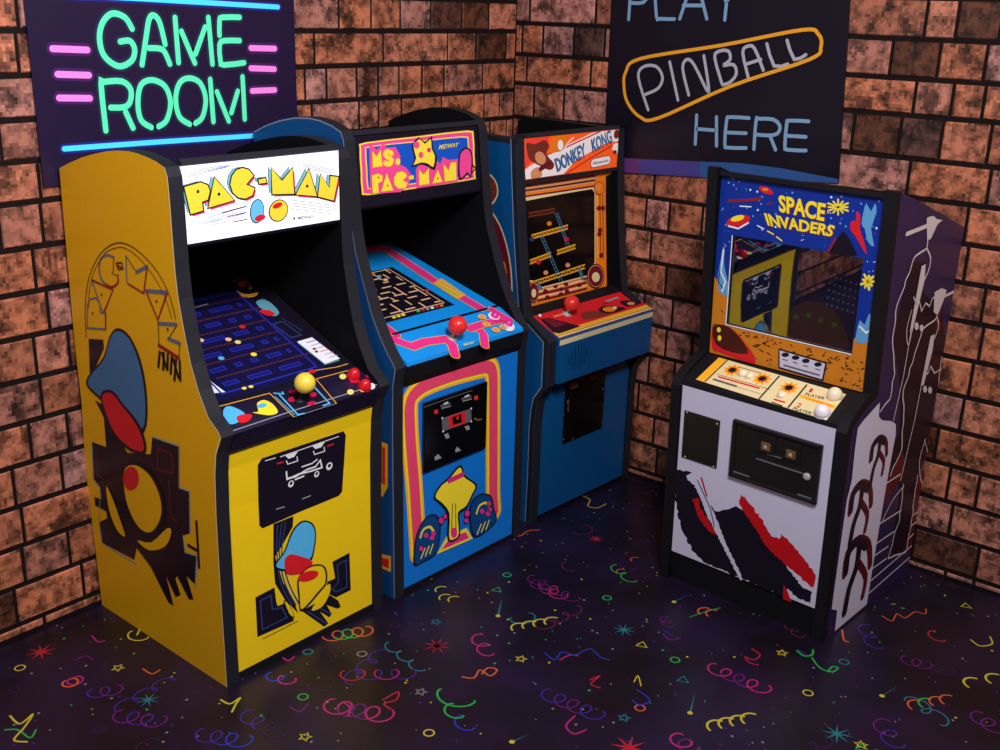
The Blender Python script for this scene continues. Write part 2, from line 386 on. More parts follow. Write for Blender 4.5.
def star(u, v, r, m, n=5, outline=False, inner=.4):
    c = FL.px(u, v); pts = [(c[0]+(r if k % 2 == 0 else r*inner)*math.cos(math.pi*k/n+.4), c[1]+(r if k % 2 == 0 else r*inner)*math.sin(math.pi*k/n+.4)) for k in range(2*n)]
    if outline: FL.line_st(pts, .005, m, 1, closed=True, cap=False)
    else: FL.st(pts, m, 1)
def ring(u, v, r, m, n=14): 
    c = FL.px(u, v); FL.line_st([(c[0]+r*math.cos(2*math.pi*k/n), c[1]+r*math.sin(2*math.pi*k/n)) for k in range(n)], .005, m, 1, closed=True, cap=False)
def swirl(pts, m, w=.01): FL.line(pts, w*THIN, m, 1, smooth=5)
def comet(u0, v0, u1, v1, m):
    A, B = FL.px(u0, v0), FL.px(u1, v1); FL.st([(A[0], A[1]), (B[0]-.008, B[1]), (B[0]+.008, B[1])], 'f_teal', 1); FL.disc(u1, v1, .009, m, 1.2)
FL.at(0, 0, 1)
crescents(520, 628, 553, 622, 4, ['f_yellow'], .032, .011); crescents(718, 727, 752, 720, 4, ['f_yellow'], .034, .012)
crescents(918, 706, 950, 701, 4, ['f_orange', 'f_green', 'f_orange'], .032, .010); crescents(975, 684, 997, 680, 2, ['f_yellow'], .036, .013)
coil(328, 637, 368, 631, 4, .03, ['f_orange', 'f_green', 'f_orange'], .010)
crescents(428, 582, 442, 590, 2, ['f_yellow'], .026, .009); crescents(446, 598, 455, 600, 2, ['f_yellow'], .026, .009)
coil(476, 636, 487, 655, 2, .024, ['f_pink'], .010); coil(534, 583, 562, 597, 3, .028, ['f_magenta', 'f_pink'], .008)
coil(436, 694, 470, 706, 1, .03, ['f_green'], .011); coil(447, 706, 468, 730, 2, .022, ['f_green', 'f_blue'], .010)
coil(546, 694, 598, 716, 4, .03, ['f_purple', 'f_magenta', 'f_purple'], .009); coil(676, 738, 692, 750, 2, .028, ['f_pink', 'f_magenta'], .011)
swirl([(462, 677), (474, 678), (480, 670), (490, 676), (497, 670), (488, 668), (482, 674)], 'f_orange', .010)
swirl([(545, 653), (555, 660), (562, 652), (575, 655), (590, 649), (600, 657), (609, 660)], 'f_blue', .009); swirl([(560, 660), (570, 655), (578, 656)], 'f_pink', .010)
coil(712, 668, 765, 690, 4, .03, ['f_pink', 'f_magenta', 'f_pink'], .010); swirl([(797, 651), (804, 656), (812, 655), (813, 650)], 'f_green', .011)
swirl([(812, 658), (820, 668), (832, 672), (838, 668), (832, 667), (828, 672)], 'f_green', .010); swirl([(798, 650), (806, 655)], 'f_purple', .01)
crescents(706, 612, 714, 614, 2, ['f_orange'], .03, .011); swirl([(690, 617), (705, 612), (720, 608)], 'f_green', .006)
coil(664, 618, 668, 626, 2, .018, ['f_magenta'], .006); swirl([(663, 634), (670, 640), (680, 638)], 'f_magenta', .010); swirl([(663, 630), (672, 636)], 'f_purple', .008)
swirl([(752, 649), (760, 655), (754, 660), (745, 657), (750, 663), (758, 665)], 'f_red', .009); swirl([(590, 680), (600, 676), (591, 684), (600, 688)], 'f_red', .009)
coil(788, 625, 800, 636, 2, .02, ['f_dimred'], .006); coil(905, 660, 950, 672, 4, .026, ['f_magenta', 'f_dim'], .008)
swirl([(882, 616), (892, 621), (897, 614), (905, 618), (915, 612), (925, 614), (926, 609)], 'f_orange', .007)
swirl([(971, 640), (980, 646), (992, 644), (990, 637)], 'f_yellow', .010); swirl([(842, 630), (844, 640), (848, 642)], 'f_orange', .011)
coil(930, 632, 940, 641, 1, .02, ['f_red'], .010); coil(976, 716, 998, 730, 2, .03, ['f_magenta'], .011); coil(880, 722, 895, 745, 2, .03, ['f_magenta', 'f_purple'], .010)
swirl([(637, 690), (650, 700), (640, 705), (632, 700)], 'f_blue', .008); swirl([(634, 682), (638, 676), (641, 686)], 'f_yellow', .007)
coil(68, 684, 78, 680, 2, .022, ['f_orange', 'f_pink'], .011); coil(92, 694, 118, 690, 2, .026, ['f_purple', 'f_magenta'], .010)
swirl([(10, 716), (20, 724), (33, 714), (24, 728), (14, 740), (27, 742)], 'f_yellow', .011); swirl([(5, 730), (18, 730), (30, 738), (36, 730)], 'f_green', .009)
coil(118, 716, 160, 722, 3, .03, ['f_magenta', 'f_purple', 'f_magenta'], .010); swirl([(221, 700), (230, 704), (240, 698), (236, 704), (232, 712)], 'f_yellow', .011)
coil(268, 676, 292, 682, 2, .02, ['f_blue', 'f_pink'], .011); coil(330, 706, 386, 716, 4, .036, ['f_pink', 'f_magenta', 'f_pink'], .011)
coil(344, 676, 412, 674, 4, .028, ['f_red', 'f_purple', 'f_pink', 'f_purple'], .008); swirl([(383, 700), (398, 692), (396, 700), (384, 704), (392, 710)], 'f_red', .010)
swirl([(281, 656), (288, 661), (294, 657)], 'f_pink', .012); swirl([(343, 702), (350, 708), (348, 716)], 'f_pink', .010)
swirl([(137, 635), (142, 627), (148, 634)], 'f_yellow', .010); coil(128, 634, 144, 640, 1, .02, ['f_yellow'], .009)
swirl([(92, 636), (98, 642), (104, 641)], 'f_pink', .009); swirl([(76, 660), (86, 656), (93, 660)], 'f_magenta', .009); swirl([(143, 669), (152, 674), (160, 670)], 'f_orange', .009)
swirl([(290, 707), (300, 712), (308, 704)], 'f_magenta', .01); coil(200, 735, 246, 742, 3, .03, ['f_purple', 'f_blue'], .009)
coil(245, 715, 280, 735, 3, .028, ['f_purple', 'f_dim'], .009); swirl([(575, 716), (566, 726), (574, 734), (586, 730)], 'f_pink', .01)
swirl([(509, 535), (520, 536), (528, 531), (540, 530)], 'f_orange', .009); swirl([(583, 496), (590, 500), (588, 506), (597, 508), (606, 504)], 'f_yellow', .008)
coil(530, 578, 575, 600, 4, .026, ['f_magenta', 'f_pink', 'f_magenta'], .008); coil(612, 566, 632, 582, 2, .02, ['f_green', 'f_green'], .008)
crescents(622, 572, 636, 560, 2, ['f_orange'], .022, .007); star(596, 539, .035, 'f_red', 8, inner=.3)
star(437, 646, .05, 'f_red', 8, inner=.25); star(437, 646, .03, 'f_orange', 8, inner=.3); star(624, 630, .045, 'f_teal', 8, inner=.2); star(837, 734, .05, 'f_teal', 8, inner=.2)
star(629, 748, .06, 'f_red', 8, inner=.25); star(41, 652, .05, 'f_red', 8, inner=.25); star(148, 700, .04, 'f_teal', 8, inner=.2)
for u, v, m in [(521, 659, 'f_yellow'), (782, 653, 'f_yellow'), (436, 622, 'f_teal'), (624, 718, 'f_teal'), (786, 620, 'f_dot'), (118, 668, 'f_yellow'), (421, 692, 'f_dot'), (861, 745, 'f_yellow'), (305, 737, 'f_yellow'), (500, 680, 'f_dim')]:
    star(u, v, .022, m, 5, True)
for u, v, m in [(607, 565, 'f_dim'), (642, 645, 'f_yellow'), (966, 606, 'f_yellow'), (862, 748, 'f_green'), (683, 680, 'f_teal'), (497, 590, 'f_green'), (450, 655, 'f_dim'), (15, 690, 'f_dim')]:
    c = FL.px(u, v); FL.line_st([(c[0]+.022*math.cos(a), c[1]+.022*math.sin(a)) for a in (.4, 2.5, 4.6)], .0045, m, 1, closed=True, cap=False)
for u, v, m in [(675, 660, 'f_green'), (808, 693, 'f_yellow'), (429, 733, 'f_yellow'), (640, 708, 'f_orange'), (362, 654, 'f_dot'), (303, 697, 'f_green'), (308, 652, 'f_teal'), (607, 598, 'f_green'), (395, 626, 'f_dim'), (507, 575, 'f_green'), (844, 662, 'f_teal'), (100, 730, 'f_dim'), (20, 668, 'f_yellow')]:
    ring(u, v, .016, m)
for a in [(502, 598, 498, 616, 'f_yellow'), (690, 594, 674, 602, 'f_yellow'), (898, 686, 882, 696, 'f_yellow'), (695, 693, 690, 713, 'f_yellow'), (530, 734, 512, 742, 'f_yellow'), (210, 640, 205, 652, 'f_yellow')]: comet(*a)
rr = random.Random(3)
for i in range(2600):                                                # the fine specks of the print
    x, y = -4.5*rr.random(), -5.1*rr.random(); r = rr.choice([.0028, .004, .0055])
    FL.st([(x-r, y), (x, y-r), (x+r, y), (x, y+r)], rr.choice(['f_dot', 'f_dot', 'f_dot', 'f_dim', 'f_magenta', 'f_purple', 'f_teal', 'f_green', 'f_yellow', 'f_dimred']), 1)
for i in range(150):                                                 # faint streamers between the bright ones
    x, y = -4.4*rr.random(), -5.0*rr.random(); a = rr.random()*6.28; amp = rr.uniform(.015, .03); k = rr.choice([1, 2, 3]); pts = []
    for j in range(k*10+1):
        t = j/10; pts.append((x+math.cos(a)*(t*.07)-amp*math.sin(t*6.28+a), y+math.sin(a)*(t*.07)+amp*math.cos(t*6.28+a)))
    FL.line_st(pts, .005, rr.choice(['f_dim', 'f_dim', 'f_dimred', 'f_dim', 'f_purple', 'f_teal']), .6, cap=False)
tag(fm.build('floor'), kind='structure')

# ------------------------------------------------------------------ wall posters (flat prints of neon signs)
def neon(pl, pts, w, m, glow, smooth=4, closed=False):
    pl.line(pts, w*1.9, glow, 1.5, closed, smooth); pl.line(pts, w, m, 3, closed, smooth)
pm = MB()
GP = Plane(pm, (0, -.016, 0), (1, 0, 0), (0, 0, 1)); GP.at(0, 0, 1)
x0, x1 = -2.3857, -1.3392; ztop = 2.32; zbot = 1.525
pm.box(x0, x1, -.016, -.008, zbot, ztop, 'poster_dark')
GP.at(0, 0, 3.125)
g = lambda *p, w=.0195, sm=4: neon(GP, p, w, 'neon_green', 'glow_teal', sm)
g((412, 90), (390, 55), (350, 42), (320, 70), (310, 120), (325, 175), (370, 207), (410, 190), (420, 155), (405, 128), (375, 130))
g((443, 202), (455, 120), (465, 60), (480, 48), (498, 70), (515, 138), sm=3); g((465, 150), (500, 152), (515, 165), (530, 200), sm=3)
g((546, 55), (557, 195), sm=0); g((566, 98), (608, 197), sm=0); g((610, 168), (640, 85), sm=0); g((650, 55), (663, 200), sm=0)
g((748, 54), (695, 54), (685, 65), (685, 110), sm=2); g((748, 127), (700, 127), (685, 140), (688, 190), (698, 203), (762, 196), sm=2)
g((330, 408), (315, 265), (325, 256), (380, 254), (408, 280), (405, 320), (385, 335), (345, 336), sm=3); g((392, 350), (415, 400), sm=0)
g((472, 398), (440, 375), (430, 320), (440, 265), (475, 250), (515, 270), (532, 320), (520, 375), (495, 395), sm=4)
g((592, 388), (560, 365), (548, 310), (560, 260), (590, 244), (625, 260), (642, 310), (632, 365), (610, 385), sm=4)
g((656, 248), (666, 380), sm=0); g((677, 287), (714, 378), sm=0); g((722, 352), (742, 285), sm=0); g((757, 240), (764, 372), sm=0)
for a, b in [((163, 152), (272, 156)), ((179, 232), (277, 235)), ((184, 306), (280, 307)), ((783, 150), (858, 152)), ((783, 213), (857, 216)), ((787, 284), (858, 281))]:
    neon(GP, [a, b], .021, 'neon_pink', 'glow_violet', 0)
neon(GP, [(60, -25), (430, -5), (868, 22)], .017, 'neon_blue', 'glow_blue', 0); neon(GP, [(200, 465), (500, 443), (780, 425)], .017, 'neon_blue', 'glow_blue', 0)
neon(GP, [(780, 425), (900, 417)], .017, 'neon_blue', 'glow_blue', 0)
tag(pm.build('neon_poster'), 'dark poster reading GAME ROOM in green neon letters, on the left brick wall', 'poster')

pm = MB()
PP = Plane(pm, (-.016, 0, 0), (0, -1, 0), (0, 0, 1)); PP.n = Vector((-1, 0, 0)); PP.at(0, 0, 1); PP.clip = None
ya, yb = PP.px(603.5, 163)[0], PP.px(838.5, 182)[0]; za, zb_ = PP.px(603.5, 172)[1], PP.px(838.5, 183)[1]
yc = PP.px(850, 0)[0]; yd = PP.px(611, 0)[0]; zt = 2.35
def slab(quad, m):                                                   # poster sheet with its own thickness
    f = [(-.016, -a, b) for a, b in quad]; k = [(-.008, -a, b) for a, b in quad]
    pm.face(f, m)
    for i in range(4): pm.face([f[i], k[i], k[(i+1) % 4], f[(i+1) % 4]], m)
ztx = (zt-zb_)/(PP.px(850, 0)[1]-zb_); yct = yb+(yc-yb)*ztx
slab([(ya, za), (yd, zt), (yct, zt), (yb, zb_)], 'poster_navy')
zs1 = za+.055
for q, m in (([(604, 171), (640, 173.5), (640, 159), (604, 157)], 'poster_violet'), ([(640, 173.5), (700, 177), (700, 161.5), (640, 159)], 'poster_mix'), ([(700, 177), (838, 183), (838, 179), (780, 168), (740, 163), (700, 161.5)], 'poster_blue')):
    PP.poly(q, m, 1)
PP.at(500, 0, 2.778)
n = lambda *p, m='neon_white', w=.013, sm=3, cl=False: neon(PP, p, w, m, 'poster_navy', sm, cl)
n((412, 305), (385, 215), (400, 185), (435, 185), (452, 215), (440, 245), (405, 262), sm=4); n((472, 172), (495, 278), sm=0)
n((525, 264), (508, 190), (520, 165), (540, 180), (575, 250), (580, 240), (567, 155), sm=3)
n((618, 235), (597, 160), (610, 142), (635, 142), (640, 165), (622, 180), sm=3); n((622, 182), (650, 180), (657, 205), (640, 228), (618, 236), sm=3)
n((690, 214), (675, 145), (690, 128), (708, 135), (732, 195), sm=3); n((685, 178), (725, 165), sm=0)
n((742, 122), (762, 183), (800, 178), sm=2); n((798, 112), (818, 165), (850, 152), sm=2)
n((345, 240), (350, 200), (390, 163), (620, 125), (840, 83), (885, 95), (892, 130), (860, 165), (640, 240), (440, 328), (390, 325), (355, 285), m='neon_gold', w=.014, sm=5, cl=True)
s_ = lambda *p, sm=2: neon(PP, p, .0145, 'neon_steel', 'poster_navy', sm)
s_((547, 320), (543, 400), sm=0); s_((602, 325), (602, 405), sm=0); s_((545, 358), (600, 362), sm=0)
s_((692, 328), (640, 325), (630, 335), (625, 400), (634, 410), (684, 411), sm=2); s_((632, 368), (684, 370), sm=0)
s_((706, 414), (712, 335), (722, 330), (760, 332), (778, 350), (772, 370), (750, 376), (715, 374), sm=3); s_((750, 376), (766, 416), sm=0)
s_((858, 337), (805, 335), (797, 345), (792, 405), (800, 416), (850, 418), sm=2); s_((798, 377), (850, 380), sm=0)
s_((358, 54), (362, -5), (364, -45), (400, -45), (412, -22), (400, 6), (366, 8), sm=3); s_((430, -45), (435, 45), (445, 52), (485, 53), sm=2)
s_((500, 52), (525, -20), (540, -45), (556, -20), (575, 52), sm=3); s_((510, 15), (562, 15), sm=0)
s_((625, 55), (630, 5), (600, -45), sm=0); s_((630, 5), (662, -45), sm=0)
tag(pm.build('neon_poster'), 'dark poster reading PLAY PINBALL HERE in neon letters, on the right brick wall', 'poster')

# ------------------------------------------------------------------ shared cabinet pieces
def side_profile_A():
    return [(.005, 0), (.008, .40), (.007, .61), (0, .75), (-.011, .82), (-.04, .880), (-.03, .898), (.016, .930), (.058, 1.003), (.088, 1.08), (.108, 1.16), (.130, 1.27), (.137, 1.35), (.139, 1.45), (.140, 1.56), (.143, 1.625), (.155, 1.652),
            (.195, 1.664), (.235, 1.671), (.285, 1.677), (.335, 1.679), (.395, 1.675), (.455, 1.667), (.53, 1.651), (.606, 1.632), (.68, 1.608), (.748, 1.584), (.755, 1.30), (.763, 1.0), (.757, .79), (.775, .56), (.772, .41), (.762, .18), (.757, 0)]
def joystick(parent, base, nrm, r, ball_mat, h=.05):
    j = MB(); j.lathe(base, nrm, [(.020, -.002), (.020, .003), (.012, .006), (.0065, .008), (.0065, h)], 'steel' if ball_mat == 'plastic_coral' else 'black')
    o = j.build('joystick', parent)
    b = MB(); n_ = Vector(nrm).normalized(); b.ball(Vector(base)+n_*(h+r*.8), n_, r, ball_mat); b.build('ball_top', o)
    return o
def button(parent, base, nrm, r, m, dome=.55, label=None):
    b = MB(); n_ = Vector(nrm).normalized(); base = Vector(base)
    b.lathe(base, n_, [(r*1.0, -.001), (r*1.02, .004)], m)
    b.lathe(base, n_, [(r*.98*math.cos(t), .004+r*dome*1.6*math.sin(t)) for t in [math.pi/2*i/8 for i in range(8)]]+[(.0005, .004+r*dome*1.6)], m)
    o = b.build('button', parent)
    if label: o['label'] = label
    return o
def bend_fn(prof, zmax):
    pts = sorted([(z, -(v)) for v, z in prof[:zmax]])
    v0 = -.005
    def f(t):
        for (z0, a), (z1, b) in zip(pts[:-1], pts[1:]):
            if z0 <= t <= z1: return (a+(b-a)*(t-z0)/(z1-z0))+.007
        return pts[-1][1]+.007
    return f

# ================================================================== yellow cabinet
PW = 'letter_yellow'
def cabinet_yellow():
    W, T = .6905, .048
    root, F = empty('arcade_cabinet', -2.3478, -.7777, -.016)
    tag(root, 'yellow arcade cabinet with a white marquee and a yellow ball joystick', 'arcade machine', group='arcade cabinets in the corner')
    prof = side_profile_A()
    mb = MB(); mb.prism(prof, 0, T, 'side_yellow', 'inner_black', 'edge_black')
    S = Plane(mb, (0, 0, 0), (0, 1, 0), (0, 0, 1), F); S.n = Vector((-1, 0, 0)); S.flip = True; S.clip = (-.06, .733, .004, 1.73)
    q = [(a+.002, b) for a, b in prof[:17]]; S.line_st(q, .004, 'trim_yellow', 1, cap=False)
    S.at(60, 220, 3.75)
    k = lambda *p, w=.004, m='olive_ink', sm=0, cl=False: S.line(p, w, m, 1.5, cl, sm)
    k((100, 440), (95, 360), (100, 270), (115, 200), (150, 130), (200, 90), (250, 90), (310, 130), (370, 200), (410, 280), (435, 370), sm=4)
    k((108, 330), (112, 260), (128, 195), (165, 130), (205, 106), (245, 106), (300, 145), (355, 215), (395, 290), (420, 370), sm=4, w=.003)
    k((103, 405), (103, 320), (112, 297), (135, 292), (150, 312), (152, 345), (170, 350), m='slate', w=.006); k((172, 350), (172, 410), m='dark_red', w=.008); k((103, 405), (172, 410), m='slate', w=.007)
    k((120, 225), (155, 330), m='slate', w=.007); k((120, 225), (200, 262), (165, 348), m='dark_red', w=.008); k((155, 330), (165, 348))
    k((203, 140), (178, 132), (155, 145), (148, 180), (155, 220), (172, 240), m='slate', w=.008, sm=3); k((172, 240), (195, 252), (218, 235), (218, 208), m='dark_red', w=.008, sm=3); k((203, 140), (200, 195), (195, 202), (218, 208), m='dark_red', w=.005)
    k((212, 162), (232, 160), (238, 182), (220, 186), cl=True, w=.006); k((214, 170), (234, 180), m='dark_red', w=.008)
    k((248, 135), (252, 236), w=.006, m='slate'); k((248, 135), (288, 195)); k((288, 195), (328, 175), m='slate', w=.012); k((328, 175), (315, 275), (258, 240), m='dark_red', w=.007)
    k((325, 266), (402, 272), m='slate', w=.013); k((325, 270), (368, 375), (402, 275), m='dark_red', w=.008)
    k((370, 388), (438, 392), m='slate', w=.012); k((370, 388), (372, 470)); k((408, 445), (450, 463), m='slate', w=.013); k((436, 400), (408, 445)); k((450, 463), (447, 515)); k((372, 470), (447, 518), m='dark_red', w=.013)
    for u, v in [(123, 350), (157, 280), (363, 305), (405, 410)]: S.disc(u, v, .005, 'olive_ink', 2)
    for a, b in [((375, 495), (370, 550)), ((390, 500), (388, 560)), ((405, 505), (404, 560)), ((420, 515), (416, 575)), ((436, 525), (430, 600)), ((450, 530), (452, 600)), ((384, 500), (400, 555)), ((425, 520), (445, 590))]: k(a, b, w=.012, m='print_black')
    S.poly([(108, 445), (162, 448), (166, 480), (140, 540), (118, 600), (112, 570)], 'print_black', 1)
    S.at(60, 400, 3.41)
    S.poly([(110, 143), (158, 160), (150, 60), (120, 0), (150, 20), (200, 120), (230, 180), (310, 185), (315, 128), (405, 160), (405, 300), (440, 312), (442, 455), (418, 462), (425, 520), (465, 532), (460, 628), (432, 600), (456, 680), (440, 680), (400, 600), (394, 610), (412, 665), (395, 672), (362, 600), (388, 702), (370, 690), (310, 570), (262, 505), (254, 545), (145, 487), (133, 418), (162, 402), (158, 380), (118, 358), (115, 330), (142, 338), (138, 300), (115, 268)], 'print_black', 1)
    k((110, 143), (115, 268), (138, 300), (135, 420), (145, 487), (262, 560), m='teal', w=.004); k((315, 125), (408, 157), (408, 300), (443, 312), (445, 455), m='teal', w=.004); k((420, 465), (428, 520), (468, 532), (463, 640), m='teal', w=.004)
    k((466, 415), (475, 570), w=.012, m='print_black'); k((438, 495), (466, 512), w=.012, m='print_black')
    k((335, 165), (382, 185), (385, 250), (332, 235), cl=True, m='maroon', w=.006); k((372, 275), (378, 400), (398, 412), m='maroon', w=.006); k((125, 165), (130, 255), (150, 270), m='maroon', w=.006)
    # plain rounded colour shapes where the print carries its figures
    S.at(0, 0, 1)
    S.poly([(86, 382), (103, 358), (110, 336), (118, 328), (130, 336), (141, 360), (147, 392), (147, 425), (138, 436), (120, 420), (103, 402)], 'print_black', 2, 4)
    S.poly([(88, 382), (104, 360), (111, 338), (118, 331), (129, 338), (139, 361), (145, 392), (145, 423), (137, 431), (121, 416), (105, 400)], 'side_sky', 3, 4)
    S.poly([(101, 396), (112, 390), (124, 404), (140, 424), (147, 446), (143, 455), (128, 449), (112, 432)], 'print_black', 4, 4); S.poly([(103, 398), (112, 393), (123, 406), (138, 426), (145, 446), (141, 451), (129, 446), (114, 430)], 'red', 5, 4)
    S.poly([(123, 470), (136, 462), (153, 474), (164, 497), (164, 520), (152, 536), (136, 528), (125, 500)], 'print_black', 4, 4); S.poly([(125, 471), (136, 465), (151, 476), (161, 498), (161, 518), (151, 532), (138, 525), (127, 500)], 'side_yellow', 5, 4)
    S.poly([(107, 486), (114, 500), (121, 520), (126, 536), (118, 530), (110, 510)], 'side_yellow', 5, 3); S.poly([(138, 540), (152, 542), (168, 528), (172, 532), (166, 546), (150, 550)], 'side_yellow', 5, 3)
    S.ell(132, 478, 8, 12, 'red', 6.5); 
    mb.build('side_panel', root)
    mb = MB(); mb.prism(prof, W-T, W, 'inner_black', 'yellow', 'edge_black'); mb.build('side_panel', root)
    # back, roof, floor of the case, inner screen hood
    mb = MB(); mb.box(T, W-T, .735, .750, .05, 1.50, 'inner_black'); mb.build('back_panel', root)
    mb = MB(); mb.prism([(.16, 1.625), (.16, 1.640), (.74, 1.50), (.74, 1.485)], T, W-T, 'black', 'black', 'black'); mb.build('top_panel', root)
    # front
    bend = bend_fn(prof, 6)
    mb = MB(); P = Plane(mb, (0, .012, 0), (1, 0, 0), (0, 0, 1), F, bend=bend)
    P.rect(T, W-T, .03, .80, 'yellow', 0); mb.box(T, W-T, .02, .04, .0, .79, 'black'); P.rect(T, W-T, 0, .03, 'black', 0)
    P.at(220, 410, 3)
    P.poly([(113, 165), (125, 145), (370, 63), (377, 75), (372, 160), (366, 245), (355, 258), (240, 305), (128, 355), (118, 347)], 'print_black', 1)
    l = lambda *p, w=.004, m='white', sm=0, cl=False, L=3: P.line(p, w, m, L, cl, sm)
    l((135, 152), (165, 143), w=.003); l((180, 140), (355, 79), w=.003)
    for dx, dy in ((0, 0), (81, -29)):
        P.poly([(195+dx, 137+dy), (233+dx, 124+dy), (222+dx, 140+dy), (205+dx, 146+dy)], 'white', 2); l((198+dx, 152+dy), (202+dx, 162+dy), (232+dx, 152+dy), (230+dx, 140+dy), w=.0035)
    l((198, 185), (200, 205), (225, 200), (260, 178), (285, 170), (300, 150), (305, 172), (275, 182), (235, 192), (200, 208), w=.006); l((245, 170), (275, 160), (290, 148), w=.005); l((225, 208), (250, 198), w=.006)
    for u, v, r in [(212, 221, .012), (289, 192, .011), (327, 168, .014)]: P.disc(u, v, r, 'white', 3); P.disc(u, v-2, r*.5, 'print_black', 4)
    l((172, 160), (188, 156), m='red', w=.006); l((322, 108), (338, 102), m='red', w=.006); l((168, 297), (192, 290), m='grey', w=.004); l((246, 266), (270, 257), m='grey', w=.004)
    P.poly([(160, 342), (220, 318), (218, 350), (190, 400), (165, 440), (190, 520), (215, 560), (235, 610), (195, 570), (165, 520), (160, 460)], 'print_black', 1)
    for d in (0, 12, 24): l((172+d, 345-d*.35), (170+d*.6, 430), (182+d, 520), (215+d, 585), m='ink_blue', w=.005, sm=3, L=2)
    P.poly([(106, 562), (163, 532), (168, 572), (172, 588), (198, 578), (222, 632), (112, 681)], 'print_black', 1); l((120, 572), (152, 556), (156, 598), (185, 592), (200, 622), (126, 658), cl=True, m='ink_blue', w=.006)
    P.poly([(337, 455), (388, 428), (392, 540), (348, 562), (318, 548), (322, 515), (345, 505)], 'print_black', 1); l((350, 465), (377, 450), (380, 530), (350, 545), (335, 538), (355, 515), cl=True, m='ink_blue', w=.006)
    P.poly([(245, 602), (330, 555), (355, 572), (362, 590), (352, 596), (320, 585), (335, 612), (328, 622), (300, 605), (325, 640), (312, 650), (270, 620)], 'print_black', 1); l((262, 604), (318, 640), m='ink_blue', w=.005); l((290, 588), (330, 612), m='ink_blue', w=.005)
    P.poly([(163, 462), (190, 425), (215, 362), (245, 332), (275, 338), (287, 365), (284, 410), (272, 452), (235, 455), (205, 480), (175, 480)], 'print_black', 3, 4); P.poly([(168, 462), (194, 425), (218, 366), (246, 337), (272, 342), (283, 367), (280, 408), (268, 446), (233, 450), (203, 474), (177, 474)], 'sky', 4, 4)
    P.poly([(192, 450), (210, 432), (240, 438), (268, 448), (276, 462), (262, 482), (225, 492), (198, 488)], 'red', 5, 4)
    P.poly([(232, 505), (262, 470), (300, 462), (318, 480), (318, 520), (296, 548), (262, 588), (240, 602), (234, 560)], 'print_black', 5, 4); P.poly([(236, 507), (264, 474), (299, 467), (313, 483), (313, 518), (292, 544), (260, 582), (241, 595), (238, 560)], 'yellow', 6, 4)
    P.poly([(190, 570), (205, 580), (222, 622), (205, 612), (194, 592)], 'print_black', 5, 3); P.poly([(192, 573), (205, 584), (219, 618), (206, 609)], 'yellow', 6, 3)
    P.poly([(298, 560), (325, 520), (328, 545), (305, 588), (272, 600)], 'yellow', 6, 3); P.ell(262, 497, 32, 15, 'red', 7.5, ang=-.3)
    l((128, 686), (180, 660), (232, 633), m='olive_ink', w=.003, L=2)
    fp = mb.build('front_panel', root)
    # deck front lip
    mb = MB(); mb.prism([(.0, .80), (-.012, .81), (-.040, .868), (-.040, .880), (.02, .895), (.05, .80)], T, W-T, 'violet_black', 'violet_black', 'violet_black'); mb.build('control_panel_apron', root)
    # control panel and screen: one slope
    def slope(v): return .880+.42*(v+.040)
    ax = Vector((0, 1, .42)).normalized(); nn = Vector((0, -.42, 1)).normalized()
    mb = MB(); mb.prism([(-.040, slope(-.040)-.012), (-.040, slope(-.040)), (.076, slope(.076)), (.076, slope(.076)-.012)], T, W-T, 'violet_black', 'violet_black', 'violet_black')
    C_ = Plane(mb, (0, -.040, slope(-.040)+.0003), (1, 0, 0), ax, F)
    C_.at(180, 270, 4.414); c = lambda *p, w=.004, m='amber', sm=0, cl=False, L=2: C_.line(p, w, m, L, cl, sm)
    c((165, 605), (395, 545), w=.003); c((395, 545), (500, 648), w=.003); c((600, 482), (740, 445), w=.003); c((600, 482), (690, 590), w=.003); c((500, 650), (690, 590), w=.002, m='line_grey')
    c((165, 720), (230, 712), (500, 622), (890, 500), w=.004, m='line_grey')
    c((415, 545), (455, 548), (452, 540), w=.006, m='sky'); c((432, 545), (520, 640), (548, 634), w=.006, m='sky'); c((590, 515), (660, 590), (632, 600), w=.006, m='sky'); c((420, 560), (505, 640), w=.003, m='sky')
    C_.poly([(455, 560), (600, 520), (650, 585), (540, 620)], 'print_black', 1)
    for u, v, a, b in [(495, 538, 16, 9), (495, 572, 20, 12), (580, 590, 20, 9), (588, 552, 16, 10)]: C_.ell(u, v, a, b, 'crimson', 3, ang=-.2)
    C_.poly([(190, 625), (210, 602), (250, 612), (285, 635), (270, 665), (232, 682), (200, 670)], 'sky', 2, 4); C_.poly([(250, 650), (285, 638), (318, 642), (300, 670), (262, 676)], 'red', 3, 4)
    C_.poly([(320, 630), (345, 625), (340, 590), (370, 575), (405, 590), (430, 620), (425, 635), (395, 642), (370, 640)], 'letter_yellow', 2, 4); C_.ell(362, 600, 22, 10, 'sky', 3, ang=-.2)
    for u, v in [(718, 472), (752, 540), (806, 528)]: C_.ell(u, v, 15, 12, 'pale_yellow', 3)
    C_.ell(846, 515, 15, 14, 'white', 3); C_.ell(770, 492, 22, 9, 'crimson', 3); C_.ell(830, 470, 12, 7, 'crimson', 3)
    C_.ell(283, 523, 11, 6, 'letter_yellow', 2); C_.ell(313, 516, 11, 6, 'letter_yellow', 2)
    mb.build('control_panel', root)
    C_.at(0, 0, 1)
    q = C_.px(300, 400); joystick(root, C_.to3(q, 0), nn, .034, 'plastic_yellow', .042)
    for u, v in [(353, 377), (364, 388)]: button(root, C_.to3(C_.px(u, v), 0), nn, .023, 'plastic_red', .85)
    # screen sheet
    mb = MB(); mb.prism([(.078, slope(.078)-.01), (.078, slope(.078)-.002), (.733, slope(.733)-.002), (.733, slope(.733)-.01)], T, W-T, 'navy', 'navy', 'print_black')
